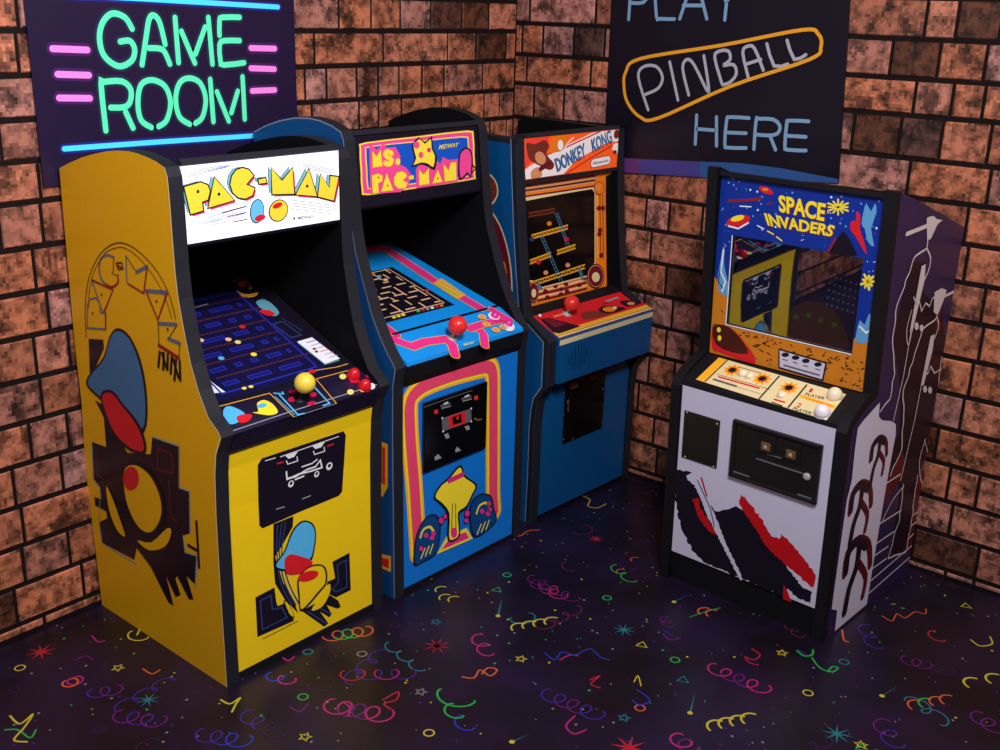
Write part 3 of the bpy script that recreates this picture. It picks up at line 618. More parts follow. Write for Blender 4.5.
    G = Plane(mb, (0, .078, slope(.078)-.0015), (1, 0, 0), ax, F); G.at(180, 270, 4.414)
    a0, a1 = G.px(232, 518), G.px(600, 425); sx0, sx1, t0 = .125, a1[0], a1[1]-.004
    t1 = t0+.46
    G.rect(sx0-.03, sx1+.03, t0-.03, t1+.03, 'navy', .6); G.rect(sx0, sx1, t0, t1, 'navy', 1)
    G.line_st([(sx0, t0), (sx1, t0), (sx1, t1), (sx0, t1)], .007, 'maze_blue', 2, closed=True)
    mr = random.Random(21); nx, ny = 12, 13; cw, ch = (sx1-sx0)/nx, (t1-t0)/ny
    for j in range(1, ny):                                           # a made-up maze of rounded bars and rows of dots
        i = 1
        while i < nx:
            L_ = mr.choice([1, 2, 2, 3]); e = min(nx-1, i+L_)
            x_, y_ = sx0+i*cw, t0+j*ch
            if j % 2: G.line_st([(x_, y_-ch*.2), (sx0+e*cw-cw*.3, y_-ch*.2), (sx0+e*cw-cw*.3, y_+ch*.25), (x_, y_+ch*.25)], .0045, 'maze_blue', 2.6, closed=True, cap=False); G.rect(x_, sx0+e*cw-cw*.3, y_-ch*.2, y_+ch*.25, 'maze_fill', 2)
            else:
                for d in range(int(L_*3)): G.st([(x_+d*cw/3-.003, y_-.002), (x_+d*cw/3+.003, y_-.002), (x_+d*cw/3+.003, y_+.003), (x_+d*cw/3-.003, y_+.003)], 'brown', 2)
            i += L_+ (1 if j % 2 else 0)
    for u, v, m in [(275, 252, 'red'), (92, 312, 'peach'), (182, 391, 'sky'), (255, 320, 'pale_yellow'), (325, 374, 'letter_yellow'), (213, 308, 'peach'), (583, 449, 'red')]: G.ell(u, v, 14, 8, m, 3, ang=.1)
    G.poly([(517, 317), (582, 298), (706, 392), (640, 415)], 'white', 2); G.line([(520, 322), (640, 418), (700, 400)], .004, 'teal', 2.5)
    for i in range(6): G.line([(560+i*20, 322+i*13), (595+i*20, 312+i*13)], .003, ['brown', 'teal', 'grey', 'red', 'grey', 'grey'][i], 3)
    for u, v in [(592, 350), (602, 362)]: G.ell(u, v, 8, 5, 'dark_red', 3.5)
    G.poly([(60, 440), (122, 482), (200, 540), (150, 545), (80, 520)], 'white', 2); G.line([(560, 455), (610, 442), (690, 430), (740, 415)], .003, 'amber', 2)
    G.line([(410, 240), (450, 228), (535, 288), (490, 300), (410, 240)], .006, 'ink_blue', 2); G.line([(450, 215), (540, 270)], .004, 'ink_blue', 2)
    G.line([(238, 50), (265, 38), (300, 55), (310, 85)], .010, 'amber', 2, smooth=4); G.poly([(245, 85), (265, 100), (300, 108), (345, 100), (330, 118), (290, 122), (262, 110)], 'amber', 2, 3); G.ell(275, 62, 22, 14, 'screen_red', 1.5)
    G.poly([(335, 145), (365, 130), (405, 150), (438, 190), (410, 205), (370, 180)], 'teal', 2, 3); G.poly([(350, 180), (390, 178), (420, 195), (400, 205), (365, 195)], 'red', 3, 3)
    G.line([(60, 130), (200, 100)], .005, 'ink_blue', 2); G.line([(60, 168), (120, 152)], .006, 'grey', 2)
    mb.build('screen', root)
    # marquee
    mb = MB(); P = Plane(mb, (0, .146, 0), (1, 0, 0), (0, 0, 1), F)
    mb.box(T, W-T, .146, .175, 1.425, 1.652, 'marquee_white'); P.at(160, 140, 5)
    LET = [[(120, 235), (200, 212), (235, 225), (247, 255), (236, 298), (207, 308), (213, 352), (152, 370)], [(270, 188), (368, 300), (240, 338)],
           [(410, 140), (440, 148), (465, 178), (428, 222), (470, 240), (460, 275), (425, 292), (390, 287), (362, 262), (350, 222), (358, 180), (380, 150)],
           [(490, 198), (525, 190), (530, 212), (495, 218)], [(555, 140), (608, 205), (660, 140), (668, 268), (560, 270)],
           [(742, 148), (782, 280), (678, 272)], [(800, 172), (845, 240), (850, 180), (890, 185), (866, 302), (788, 282)]]
    for L in LET:
        P.poly([(u-17, v-7) for u, v in L], 'print_black', 1); P.poly([(u-14, v-6) for u, v in L], 'lit_teal', 1.6)
        P.poly([(u+10, v+12) for u, v in L], 'lit_magenta', 2.2); P.line(L, .009, 'print_black', 3, closed=True); P.poly(L, 'lit_yellow', 4)
    for u, v in [(187, 257), (292, 270), (733, 230)]: P.disc(u, v, .005, 'print_black', 5)
    l = lambda a, b, m='lit_line', w=.002: P.line([a, b], w, m, 1, cap=False)
    for i in range(4): l((130+i*15, 186-i*13), (330+i*8, 137-i*4)); l((700+i*12, 118+i*9), (880-i*8, 150+i*7)); l((235+i*8, 388+i*12), (425, 335+i*16)); l((655, 300+i*14), (880-i*5, 328+i*14)); l((205, 417), (300, 395))
    l((310, 364), (430, 332), 'print_black', .004); l((335, 383), (432, 362), 'print_black', .003); l((365, 410), (436, 396), 'print_black', .003)
    P.ell(483, 355, 36, 62, 'print_black', 4, ang=.1); P.ell(483, 355, 32, 57, 'lit_blue', 5, ang=.1); P.ell(497, 388, 28, 15, 'red', 6.5, ang=-.3)
    P.ell(590, 352, 48, 58, 'print_black', 4, ang=.4); P.ell(590, 352, 43, 53, 'lit_yellow', 5, ang=.4); P.ell(584, 326, 26, 13, 'red', 6.5, ang=-.4)
    P.text('MIDWAY', [(688, 398), (764, 390), (768, 374), (692, 382)], 'print_black', 2, .01); P.disc(670, 392, .004, 'print_black', 2)
    mb.build('marquee', root)
    mb = MB(); mb.prism([(.146, 1.652), (.140, 1.656), (.155, 1.672), (.20, 1.645), (.20, 1.63)], T, W-T, 'edge_black', 'edge_black', 'edge_black'); mb.build('marquee_frame', root)
    mb = MB(); mb.prism([(.146, 1.425), (.146, 1.415), (.72, 1.39), (.72, 1.425)], T, W-T, 'inner_black', 'inner_black', 'inner_black'); mb.build('screen_hood', root)
    return root
cabinet_yellow()

# ================================================================== light blue cabinet with pink stripes
def cabinet_pink():
    W, T = .7293, .0475
    root, F = empty('arcade_cabinet', -1.5905, -.7818, -.023)
    tag(root, 'bright blue arcade cabinet with pink and yellow stripes on its front, beside the yellow one', 'arcade machine', group='arcade cabinets in the corner')
    prof = [(0, 0), (.004, .40), (.006, .62), (.005, .76), (.004, .84), (-.008, .905), (.003, .925), (.03, .955), (.068, 1.01), (.108, 1.08), (.14, 1.16), (.185, 1.28), (.203, 1.36), (.216, 1.46), (.228, 1.56), (.24, 1.665), (.255, 1.695),
            (.30, 1.712), (.36, 1.724), (.42, 1.728), (.50, 1.722), (.58, 1.706), (.66, 1.682), (.74, 1.65), (.752, 1.3), (.757, .8), (.765, .4), (.755, 0)]
    mb = MB(); mb.prism(prof, 0, T, 'deep_blue', 'inner_black', 'edge_black')
    S = Plane(mb, (0, 0, 0), (0, 1, 0), (0, 0, 1), F); S.n = Vector((-1, 0, 0)); S.flip = True; S.clip = (-.06, .733, .004, 1.73)
    S.line_st([(a+.003, b) for a, b in prof[:17]], .004, 'line_grey', 1, cap=False); S.line_st([(a, b-.004) for a, b in prof[16:24]], .004, 'line_grey', 1, cap=False)
    # stripe band that follows the front edge, and the square at the foot
    S.line([(385, 443), (385, 485), (380, 494)], .03, 'amber', 1.5, cap=False); S.line([(384, 447), (384, 484)], .014, 'red', 2.5, cap=False)
    S.poly([(377, 553), (391, 556), (391, 572), (377, 566)], 'amber', 1.5); S.poly([(377, 557), (389, 559), (389, 568), (377, 563)], 'red', 2.5)
    mb.build('side_panel', root)
    mb = MB(); mb.prism(prof, W-T, W, 'inner_black', 'deep_blue', 'edge_black'); mb.build('side_panel', root)
    mb = MB(); mb.box(T, W-T, .735, .748, .05, 1.52, 'inner_black'); mb.build('back_panel', root)
    mb = MB(); mb.prism([(.265, 1.655), (.265, 1.67), (.74, 1.53), (.74, 1.515)], T, W-T, 'black', 'black', 'black'); mb.build('top_panel', root)
    mb = MB(); P = Plane(mb, (0, .008, 0), (1, 0, 0), (0, 0, 1), F)
    mb.box(T, W-T, .008, .03, .02, .83, 'azure'); P.rect(T, W-T, .001, .02, 'black', 0)
    P.at(340, 320, 5)
    P.at(0, 0, 1); fr = [(418, 552), (415.6, 510), (413.6, 480), (411, 450), (409.3, 420), (410, 402), (416, 392), (428, 384), (452, 375), (479, 368), (488, 367), (492.5, 374), (493, 404), (493, 440), (493, 472), (493, 496), (494, 512)]
    P.line(fr, .088, 'amber', 1, smooth=4); P.line(fr, .070, 'letter_yellow', 2.2, smooth=4); P.line(fr, .052, 'orange', 3.4, smooth=4); P.line(fr, .046, 'salmon', 4.6, smooth=4)
    P.at(360, 460, 5)
    P.poly([(380, 470), (430, 380), (530, 338), (560, 392)], 'letter_yellow', 5.9); P.poly([(402, 448), (442, 395), (525, 358), (542, 388)], 'pink', 6.4)
    # swirls of blue, yellow and pink where the print carries its figures
    for sx, pts in ((0, [(265, 520), (275, 380), (320, 290), (375, 270), (400, 330), (380, 460), (310, 510)]), (1, [(550, 350), (545, 230), (590, 170), (650, 175), (668, 240), (680, 300), (640, 345), (580, 385)])):
        P.poly(pts, 'print_black', 7.2, 4); cx = sum(p[0] for p in pts)/len(pts); cy = sum(p[1] for p in pts)/len(pts)
        P.poly([(cx+(u-cx)*.9, cy+(v-cy)*.93) for u, v in pts], 'deep_blue', 8, 4)
        for i in range(3): P.line([(cx-32+i*22, cy+95-i*12), (cx-12+i*20, cy+45-i*10)], .006, 'letter_yellow', 9)
        P.line([(cx-35, cy-10), (cx-20, cy-48), (cx+12, cy-62), (cx+30, cy-40)], .010, 'letter_yellow', 9, smooth=4)
        for a, b in ((-8, -20), (22, -8), (30, -30)): P.ell(cx+a, cy+b, 11, 12, 'pink', 10)
    for a, b in [((300, 440), 14), ((400, 300), 16), ((420, 280), 12), ((530, 265), 16), ((525, 300), 12), ((645, 245), 12), ((640, 215), 12)]: P.ell(a[0], a[1], b, b*1.3, 'print_black', 10.5); P.ell(a[0], a[1], b*.75, b, 'pink', 11.2)
    P.poly([(362, 180), (395, 120), (430, 90), (495, 20), (520, 75), (578, 120), (560, 170), (530, 235), (490, 270), (495, 370), (455, 405), (430, 385), (432, 270), (395, 215)], 'print_black', 12, 3)
    P.poly([(370, 180), (400, 126), (435, 98), (492, 34), (512, 82), (568, 124), (552, 168), (522, 228), (482, 262), (487, 366), (455, 396), (438, 380), (440, 264), (402, 210)], 'letter_yellow', 13, 3)
    P.line([(440, 100), (505, 70)], .022, 'magenta', 14); P.ell(462, 360, 16, 26, 'pink', 14); P.line([(455, 215), (450, 350)], .004, 'olive_ink', 14); P.line([(470, 215), (472, 345)], .004, 'olive_ink', 14)
    mb.build('front_panel', root)
    mb = MB(); D = Plane(mb, (0, .006, 0), (1, 0, 0), (0, 0, 1), F); D.at(0, 0, 1)
    q = [D.px(*p) for p in [(422, 468.5), (484, 451), (483, 382), (421, 403)]]
    x0_, x1_, z0_, z1_ = q[0][0], q[1][0], (q[0][1]+q[1][1])/2, (q[2][1]+q[3][1])/2
    mb.box(x0_, x1_, -.0045, .007, z0_, z1_, 'gloss_black'); D.O = Vector((0, -.0045, 0)); D.at(340, 320, 5)
    l = lambda *p, w=.004, m='white', cl=False, L=1: D.line(p, w, m, L, cl, 0)
    l((418, 436), (600, 372), (660, 352), w=.003, m='mid_grey')
    for dx, dy in ((0, 0), (105, -36)): l((505+dx, 430+dy), (548+dx, 418+dy), w=.008, m='mid_grey'); l((508+dx, 442+dy), (552+dx, 430+dy), w=.004, m='grey'); l((520+dx, 420+dy), (538+dx, 412+dy), w=.006, m='white')
    for u, v in [(480, 458), (680, 388)]: D.poly([(u-10, v-6), (u+8, v-12), (u+10, v+8), (u-8, v+12)], 'plastic_coral', 1)
    D.poly([(508, 492), (655, 442), (657, 506), (512, 558)], 'mid_grey', 1); D.poly([(540, 484), (625, 455), (628, 512), (545, 542)], 'red', 2); D.poly([(560, 486), (604, 470), (608, 510), (564, 524)], 'gloss_black', 3); D.disc(586, 488, .008, 'red', 4)
    for u, v in [(510, 490), (655, 442), (515, 556), (655, 506)]: D.disc(u, v, .004, 'white', 2)
    D.poly([(520, 572), (540, 565), (548, 588), (530, 594)], 'grey', 1); D.poly([(622, 532), (642, 526), (650, 546), (632, 552)], 'grey', 1)
    D.poly([(472, 685), (490, 670), (508, 690), (475, 702)], 'grey', 1); D.poly([(575, 650), (585, 633), (605, 652), (578, 662)], 'grey', 1)
    l((672, 492), (690, 500), (706, 496), w=.007, m='bronze')
    mb.build('coin_door', root, .003)
    mb = MB(); mb.prism([(.006, .825), (-.012, .855), (-.018, .907), (.02, .92), (.05, .825)], T, W-T, 'black', 'black', 'black'); mb.build('control_panel_apron', root)
    sl = lambda v: .922+.50*(v+.014) if v < .115 else .9865+.26*(v-.115)
    a1 = Vector((0, 1, .5)).normalized(); n1 = Vector((0, -.5, 1)).normalized()
    mb = MB(); mb.prism([(-.016, sl(-.014)-.014), (-.014, sl(-.014)), (.108, sl(.108)), (.108, sl(.108)-.012)], T, W-T, 'bright_azure', 'bright_azure', 'bright_azure')
    C_ = Plane(mb, (0, -.014, sl(-.014)+.0003), (1, 0, 0), a1, F)
    def stripe(pl, pts, w, sm=0, L=1): pl.line(pts, w, 'amber', L, smooth=sm); pl.line(pts, w*.84, 'print_black', L+1, smooth=sm); pl.line(pts, w*.80, 'pink', L+2, smooth=sm)
    C_.at(350, 230, 5.357)
    stripe(C_, [(190, 560), (240, 590), (335, 625), (400, 600), (510, 585), (548, 615), (562, 670)], .042, 0)
    stripe(C_, [(640, 530), (690, 528), (715, 560), (722, 620)], .038, 0); stripe(C_, [(640, 530), (700, 510), (780, 490), (850, 480), (800, 455), (760, 430)], .038, 0, 4.2)
    for u, v in [(705, 470), (780, 540), (820, 525), (730, 510)]: C_.ell(u, v, 24, 13, 'amber', 8, ang=.2); C_.ell(u, v, 14, 7, 'tan', 9, ang=.2)
    C_.ell(768, 466, 32, 19, 'white', 8, ang=.3); C_.ell(850, 523, 30, 24, 'white', 8, ang=.2); C_.line([(770, 490), (850, 495)], .012, 'magenta', 9)
    C_.text('MIDWAY', [(608, 627), (664, 612), (664, 598), (608, 612)], 'letter_yellow', 6, .01)
    mb.build('control_panel', root)
    C_.at(0, 0, 1)
    joystick(root, C_.to3(C_.px(452, 338), 0), n1, .036, 'plastic_coral', .032)
    for u, v in [(494, 317), (508, 325)]: button(root, C_.to3(C_.px(u, v), 0), n1, .017, 'plastic_magenta', .7)
    mb = MB(); a2 = Vector((0, 1, .26)).normalized()
    mb.prism([(.108, sl(.115)-.02), (.112, sl(.115)-.004), (.734, sl(.734)-.004), (.734, sl(.734)-.02)], T, W-T, 'bright_azure', 'bright_azure', 'bright_azure')
    G = Plane(mb, (0, .115, sl(.115)-.0035), (1, 0, 0), a2, F); G.at(350, 230, 5.357)
    G.rect(T, W-T, -.003, .010, 'print_black', 4)
    b1 = G.px(560, 402); g0 = (.14, b1[1]); gw = b1[0]; tt = b1[1]+.36
    stripe(G, [(700, 420), (470, 285), (290, 165), (185, 98), (60, 112), (-60, 135)], .055, 0); stripe(G, [(60, 452), (180, 520), (235, 560)], .055, 0)
    G.poly([(442, 290), (490, 262), (618, 350), (575, 375)], 'amber', 5); G.line([(460, 292), (580, 355)], .008, 'green', 6); G.line([(485, 282), (600, 345)], .004, 'teal', 6)
    G.rect(g0[0]-.03, gw, g0[1], tt, 'print_black', 1.5)
    mx0, mx1, my0, my1 = g0[0]-.01, gw-.03, g0[1]+.03, tt-.012
    G.line_st([(mx0, my0), (mx1, my0), (mx1, my1), (mx0, my1)], .0045, 'peach', 3, closed=True)
    mr = random.Random(9); nx, ny = 9, 9; cw, ch = (mx1-mx0)/nx, (my1-my0)/ny
    for j in range(ny):                                              # made-up maze of short bars and tees
        for i in range(nx):
            x_, y_ = mx0+(i+.5)*cw, my0+(j+.5)*ch; k = mr.random()
            if (i+j) % 2 and k < .8: continue
            G.line_st([(x_-cw*.38, y_), (x_+cw*(.9 if k < .3 else .38), y_)] if k < .6 else [(x_, y_-ch*.4), (x_, y_+ch*.7)], .0075, 'peach', 3, cap=False)
            if .25 < k < .5: G.line_st([(x_, y_), (x_, y_+ch*.8)], .0075, 'peach', 3, cap=False)
    for u, v, m in [(120, 240, 'orange'), (155, 252, 'sky'), (190, 270, 'peach'), (125, 328, 'red'), (410, 328, 'red')]: G.ell(u, v, 13, 7, m, 5)
    for i in range(3): G.ell(235+i*25, 472-i*7, 11, 6, 'letter_yellow', 5)
    for i, m in enumerate(['green', 'red', 'grey', 'white', 'red', 'orange']): G.ell(365+i*25, 438-i*6, 10, 6, m, 5)
    mb.build('screen', root)
    mb = MB(); mb.prism([(.222, 1.432), (.248, 1.675), (.27, 1.675), (.27, 1.432)], T, W-T, 'print_black', 'print_black', 'print_black')
    up = Vector((0, .026, .243)).normalized(); M_ = Plane(mb, (0, .222, 1.432), (1, 0, 0), up, F); M_.at(320, 90, 5)
    ring_ = [(225, 262), (480, 232), (735, 202), (768, 225), (772, 330), (776, 430), (750, 450), (480, 492), (240, 526), (208, 505), (202, 400), (197, 290)]
    M_.poly(ring_, 'lit_yellow', 1, 2)
    sh = lambda pts, k, cx=488, cy=364: [(cx+(u-cx)*k, cy+(v-cy)*(1-(1-k)*1.9)) for u, v in pts]
    M_.poly(sh(ring_, .972), 'lit_pink', 1.6, 2); M_.poly(sh(ring_, .905), 'lit_yellow', 2.2, 2); M_.poly(sh(ring_, .885), 'lit_azure', 2.8, 2)
    M_.poly([(245, 265), (280, 300), (318, 265), (328, 290), (375, 285), (400, 330), (398, 372), (430, 390), (455, 425), (440, 480), (400, 510), (250, 520)], 'lit_pink', 3.6)
    M_.poly([(478, 400), (498, 355), (530, 385), (570, 375), (585, 355), (600, 370), (612, 335), (640, 350), (688, 345), (686, 458), (480, 492)], 'lit_pink', 3.6)
    LET = [[(258, 305), (278, 335), (300, 300), (308, 380), (262, 386)], [(258, 428), (288, 420), (308, 430), (308, 455), (286, 465), (290, 512), (262, 516)], [(330, 418), (362, 500), (305, 506)],
           [(405, 408), (425, 416), (430, 432), (408, 452), (434, 466), (424, 488), (392, 492), (370, 472), (368, 440), (382, 415)], [(442, 432), (464, 429), (465, 443), (443, 446)],
           [(492, 398), (514, 425), (540, 392), (542, 468), (494, 475)], [(585, 400), (608, 458), (560, 466)], [(615, 372), (640, 405), (652, 365), (676, 362), (678, 448), (622, 456)]]
    for L in LET: M_.poly([(u-3, v-4) for u, v in L], 'red', 4.4); M_.line(L, .004, 'amber', 4.8, closed=True); M_.poly(L, 'lit_yellow', 5.4)
    M_.line([(355, 318), (335, 308), (322, 322), (340, 340), (356, 352), (345, 370), (322, 366)], .020, 'amber', 4.8, smooth=3); M_.line([(355, 318), (335, 308), (322, 322), (340, 340), (356, 352), (345, 370), (322, 366)], .015, 'lit_yellow', 5.4, smooth=3); M_.disc(386, 358, .012, 'lit_yellow', 5.4)
    for u, v in [(288, 438), (335, 478), (585, 442)]: M_.disc(u, v, .004, 'red', 6.2)
    M_.poly([(455, 385), (470, 340), (455, 280), (490, 235), (520, 262), (556, 230), (560, 290), (580, 330), (570, 400), (535, 380), (500, 372)], 'print_black', 7, 2); M_.poly([(463, 375), (477, 340), (463, 283), (493, 245), (520, 270), (550, 244), (553, 292), (570, 330), (562, 385), (536, 368), (500, 362)], 'lit_yellow', 7.6, 2)
    M_.ell(478, 275, 16, 18, 'lit_pink', 8.4); M_.ell(500, 325, 12, 16, 'lit_pink', 8.4); M_.ell(540, 300, 10, 12, 'magenta', 8.4)
    M_.poly([(690, 440), (690, 330), (715, 290), (745, 295), (760, 340), (752, 435), (735, 420), (715, 440)], 'print_black', 7, 3); M_.poly([(696, 432), (696, 332), (718, 298), (741, 302), (753, 342), (747, 424), (733, 410), (714, 430)], 'lit_pink', 7.6, 3)
    M_.line([(755, 372), (775, 390), (758, 410)], .005, 'print_black', 8.2)
    M_.text('MIDWAY', [(588, 298), (684, 284), (692, 262), (596, 274)], 'lit_yellow', 7, .01)
    mb.build('marquee', root)
    mb = MB(); mb.prism([(.246, 1.675), (.240, 1.679), (.256, 1.694), (.30, 1.672), (.30, 1.66)], T, W-T, 'edge_black', 'edge_black', 'edge_black'); mb.build('marquee_frame', root)
    mb = MB(); mb.prism([(.222, 1.432), (.222, 1.424), (.72, 1.39), (.72, 1.43)], T, W-T, 'inner_black', 'inner_black', 'inner_black'); mb.build('screen_hood', root)
mat('lit_pink', (232, 70, 140), .4, .3, emit=.08, var=.01); mat('lit_azure', (22, 80, 185), .4, .3, emit=.08, var=.01)
cabinet_pink()

# ================================================================== mid blue cabinet in the corner
def cabinet_blue():
    W, T = .721, .05
    root, F = empty('arcade_cabinet', -.7548, -.7746, -.0444)
    tag(root, 'plain blue arcade cabinet with orange marquee and jutting control box, in the corner', 'arcade machine', group='arcade cabinets in the corner')
    prof = [(.008, 0), (.004, .22), (.006, .437), (.0, .52), (-.010, .574), (-.035, .61), (-.052, .636), (-.052, .828), (.035, .885), (.080, .905), (.108, 1.1), (.128, 1.27), (.145, 1.46), (.157, 1.618), (.70, 1.625), (.735, 1.60), (.735, 0)]
    mb = MB(); mb.prism(prof, 0, T, 'cab_blue', 'inner_black', 'edge_black')
    S = Plane(mb, (0, 0, 0), (0, 1, 0), (0, 0, 1), F); S.n = Vector((-1, 0, 0)); S.flip = True; S.clip = (-.06, .733, .004, 1.73)
    fr = prof[:14]; S.line_st([(a+.012, b) for a, b in fr], .022, 'edge_black', 1, cap=False); S.line_st([(a+.026, b) for a, b in fr], .004, 'line_grey', 2, cap=False); S.line_st([(.155, 1.608), (.70, 1.615)], .02, 'edge_black', 1)
    S.poly([(470, 173), (485, 172), (495, 180), (498, 192), (494, 202), (486, 206), (470, 206)], 'brown', 1.5, 3); S.line([(470, 173), (485, 172), (495, 180), (498, 192), (494, 202), (488, 206)], .007, 'cream', 3, smooth=4)
    S.poly([(470, 206), (488, 204), (500, 225), (508, 250), (512, 280), (512, 330), (470, 330)], 'maroon', 1.5); S.line([(488, 206), (500, 225), (508, 250), (512, 280), (512, 325)], .007, 'cream', 3, smooth=3)
    S.poly([(470, 225), (490, 225), (497, 250), (503, 270), (480, 275), (470, 260)], 'inner_black', 2.2, 2); S.poly([(480, 245), (490, 250), (502, 262), (503, 275), (480, 272)], 'crimson', 3, 2); S.poly([(494, 262), (505, 262), (507, 285), (500, 300), (505, 325), (497, 320), (495, 285)], 'orange', 3, 2)
    mb.build('side_panel', root)
    mb = MB(); mb.prism(prof, W-T, W, 'inner_black', 'cab_blue', 'edge_black'); mb.build('side_panel', root)
    mb = MB(); mb.box(T, W-T, .72, .732, .05, 1.5, 'inner_black'); mb.build('back_panel', root)
    mb = MB(); mb.prism([(.175, 1.59), (.175, 1.605), (.72, 1.52), (.72, 1.505)], T, W-T, 'black', 'black', 'black'); mb.build('top_panel', root)
    mb = MB(); mb.box(T, W-T, .010, .03, .02, .64, 'cab_blue'); mb.box(T, W-T, .04, .06, 0, .02, 'black'); mb.build('front_panel', root)
    # coin door
    mb = MB(); D = Plane(mb, (0, .005, 0), (1, 0, 0), (0, 0, 1), F)
    q = [D.px(*p) for p in [(563, 443), (602, 428)]]; zz = (q[0][1]+q[1][1])/2
    mb.box(q[0][0], q[1][0], .004, .011, zz, .625, 'gloss_black'); D.O = Vector((0, .004, 0)); D.at(560, 365, 8.82)
    D.poly([(85, 170), (160, 140), (160, 190), (95, 215)], 'bronze', 1); D.poly([(90, 178), (118, 168), (118, 200), (96, 208)], 'brown', 2); D.poly([(265, 105), (335, 80), (335, 112), (275, 140)], 'brown', 1)
    D.line([(70, 320), (72, 405)], .007, 'bronze', 1); D.disc(70, 320, .008, 'bronze', 2)
    for u, v in [(35, 250), (30, 440), (30, 655), (110, 650), (375, 210)]: D.disc(u, v, .005, 'bronze', 1)
    mb.build('coin_door', root)
    # control box: deck on top, blue front with speaker slots
    mb = MB(); bx0, bx1 = T+.012, W+.005
    mb.prism([(-.060, .640), (-.060, .828), (-.052, .836), (.09, .898), (.09, .64)], bx0, bx1, 'cab_blue', 'cab_blue', 'cab_blue')
    P = Plane(mb, (0, -.060, 0), (1, 0, 0), (0, 0, 1), F); P.rect(bx0, bx1, .806, .828, 'cream', 1)
    P.at(500, 240, 5)
    for i, (h) in enumerate((18, 45, 60, 68, 66, 52, 28)): P.line([(345+i*15, 612-i*8-h), (345+i*15, 612-i*8+h*.8)], .004, 'inner_black', 1, cap=False)
    mb.build('control_box', root, .004)
    ax = Vector((0, .142, .062)).normalized(); nn = Vector((0, -.062, .142)).normalized()
    mb = MB(); mb.prism([(-.054, .8365), (-.054, .839), (.088, .901), (.088, .898)], bx0+.002, bx1-.002, 'red', 'red', 'red')
    C_ = Plane(mb, (0, -.054, .8393), (1, 0, 0), ax, F); C_.rect(bx0+.002, bx1-.002, 0, .008, 'cream', 1); C_.rect(bx0+.002, bx1-.002, .010, .034, 'amber', 1); C_.rect(bx0+.002, bx1-.002, .008, .0105, 'print_black', 1.4)
    C_.at(530, 285, 7.69); C_.poly([(75, 262), (150, 255), (390, 318), (225, 375), (180, 365)], 'print_black', 2); C_.poly([(100, 268), (150, 262), (280, 300), (190, 330)], 'maroon', 2.6)
    C_.poly([(395, 235), (430, 205), (560, 205), (625, 220), (540, 245), (450, 262), (410, 260)], 'brown', 2, 3); C_.poly([(525, 190), (560, 165), (640, 165), (735, 180), (640, 215), (560, 215)], 'print_black', 2, 3); C_.poly([(555, 185), (600, 170), (660, 178), (640, 205), (580, 205)], 'orange', 2.8, 3); C_.poly([(690, 130), (760, 118), (860, 135), (800, 160), (740, 165)], 'print_black', 2, 3)
    C_.ell(650, 178, 18, 10, 'cream', 3.6); C_.ell(775, 145, 30, 12, 'tan', 3.6); C_.poly([(575, 125), (665, 92), (690, 98), (600, 132)], 'grey', 2.2); C_.poly([(175, 240), (300, 208), (320, 215), (190, 250)], 'tan', 2.2); C_.line([(560, 150), (600, 135)], .006, 'maroon', 3)
    mb.build('control_panel', root)
    C_.at(0, 0, 1); joystick(root, C_.to3(C_.px(567, 314), 0), nn, .033, 'plastic_coral', .03)
    b = button(root, (.073, .06, .905), (0, -.4, 1), .006, 'plastic_white', .6, 'small white stud at the deck corner')
    # ledge behind deck
    mb = MB(); mb.prism([(.088, .88), (.088, .905), (.135, .93), (.16, .93), (.16, .88)], T, W-T, 'black', 'black', 'black'); mb.build('screen_ledge', root)
    # bezel and screen
    zb0, zt0, vb, vt = .925, 1.445, .130, .172
    up = Vector((0, vt-vb, zt0-zb0)).normalized(); mb = MB(); sr = W-T-.0
    mb.prism([(vb, zb0), (vt, zt0), (vt+.008, zt0), (vb+.008, zb0)], T, sr, 'orange', 'orange', 'orange')
    B = Plane(mb, (0, vb, zb0), (1, 0, 0), up, F); B.clip = (T+.002, W-T-.002, .002, .518); B.at(520, 170, 10)
    rgt = [(860, 60), (845, 380), (850, 750), (868, 1170)]; B.poly([(855, 60), (855, 400), (865, 1190), (1000, 1140), (1000, 0)], 'inner_black', 4)
    for i, (m, d) in enumerate([('brown', 0), ('tan', 22), ('print_black', 45), ('tan', 62), ('orange', 80), ('maroon', 102), ('cream', 120)]):
        B.line([(20, 178+d), (400, 122+d), (740, 68+d)], .016, m, 1+.3*i)
    B.poly([(60, 300), (400, 235), (715, 182), (745, 220), (745, 925), (665, 1060), (180, 1185), (120, 1110), (30, 1115), (30, 305)], 'gloss_black', 4)
    B.line([(60, 300), (400, 235), (715, 182), (745, 220), (745, 925), (665, 1060), (180, 1185), (120, 1110), (30, 1115)], .006, 'cream', 5)
    for d in (0, 28, 56): B.line([(770+d, 250), (775+d, 880)], .005, 'brown' if d else 'cream', 2)
    for i in range(4): B.line([(180, 1215+i*30), (420, 1160+i*30), (660, 1095+i*30)], .009, 'peach' if i % 2 == 0 else 'maroon', 3)
    for u, v in [(250, 1210), (350, 1160), (410, 1190), (465, 1210), (405, 1240), (590, 1150), (455, 1140), (640, 1085), (270, 1270)]: B.ell(u, v, 24, 20, 'maroon', 5)
    for u, v, r1, r2 in [(750, 1060, 88, 125), (130, 1220, 52, 110)]: B.ell(u, v, r1, r2, 'print_black', 5.5); B.ell(u, v, r1*.9, r2*.9, 'tan', 6.2); B.ell(u, v, r1*.84, r2*.84, 'maroon', 7); B.ell(u, v+10, r1*.45, r2*.4, 'cream', 7.8)
    B.ell(785, 180, 52, 68, 'brown', 5.5); B.ell(785, 180, 46, 60, 'orange', 6.2); B.ell(775, 175, 18, 35, 'tan', 7)
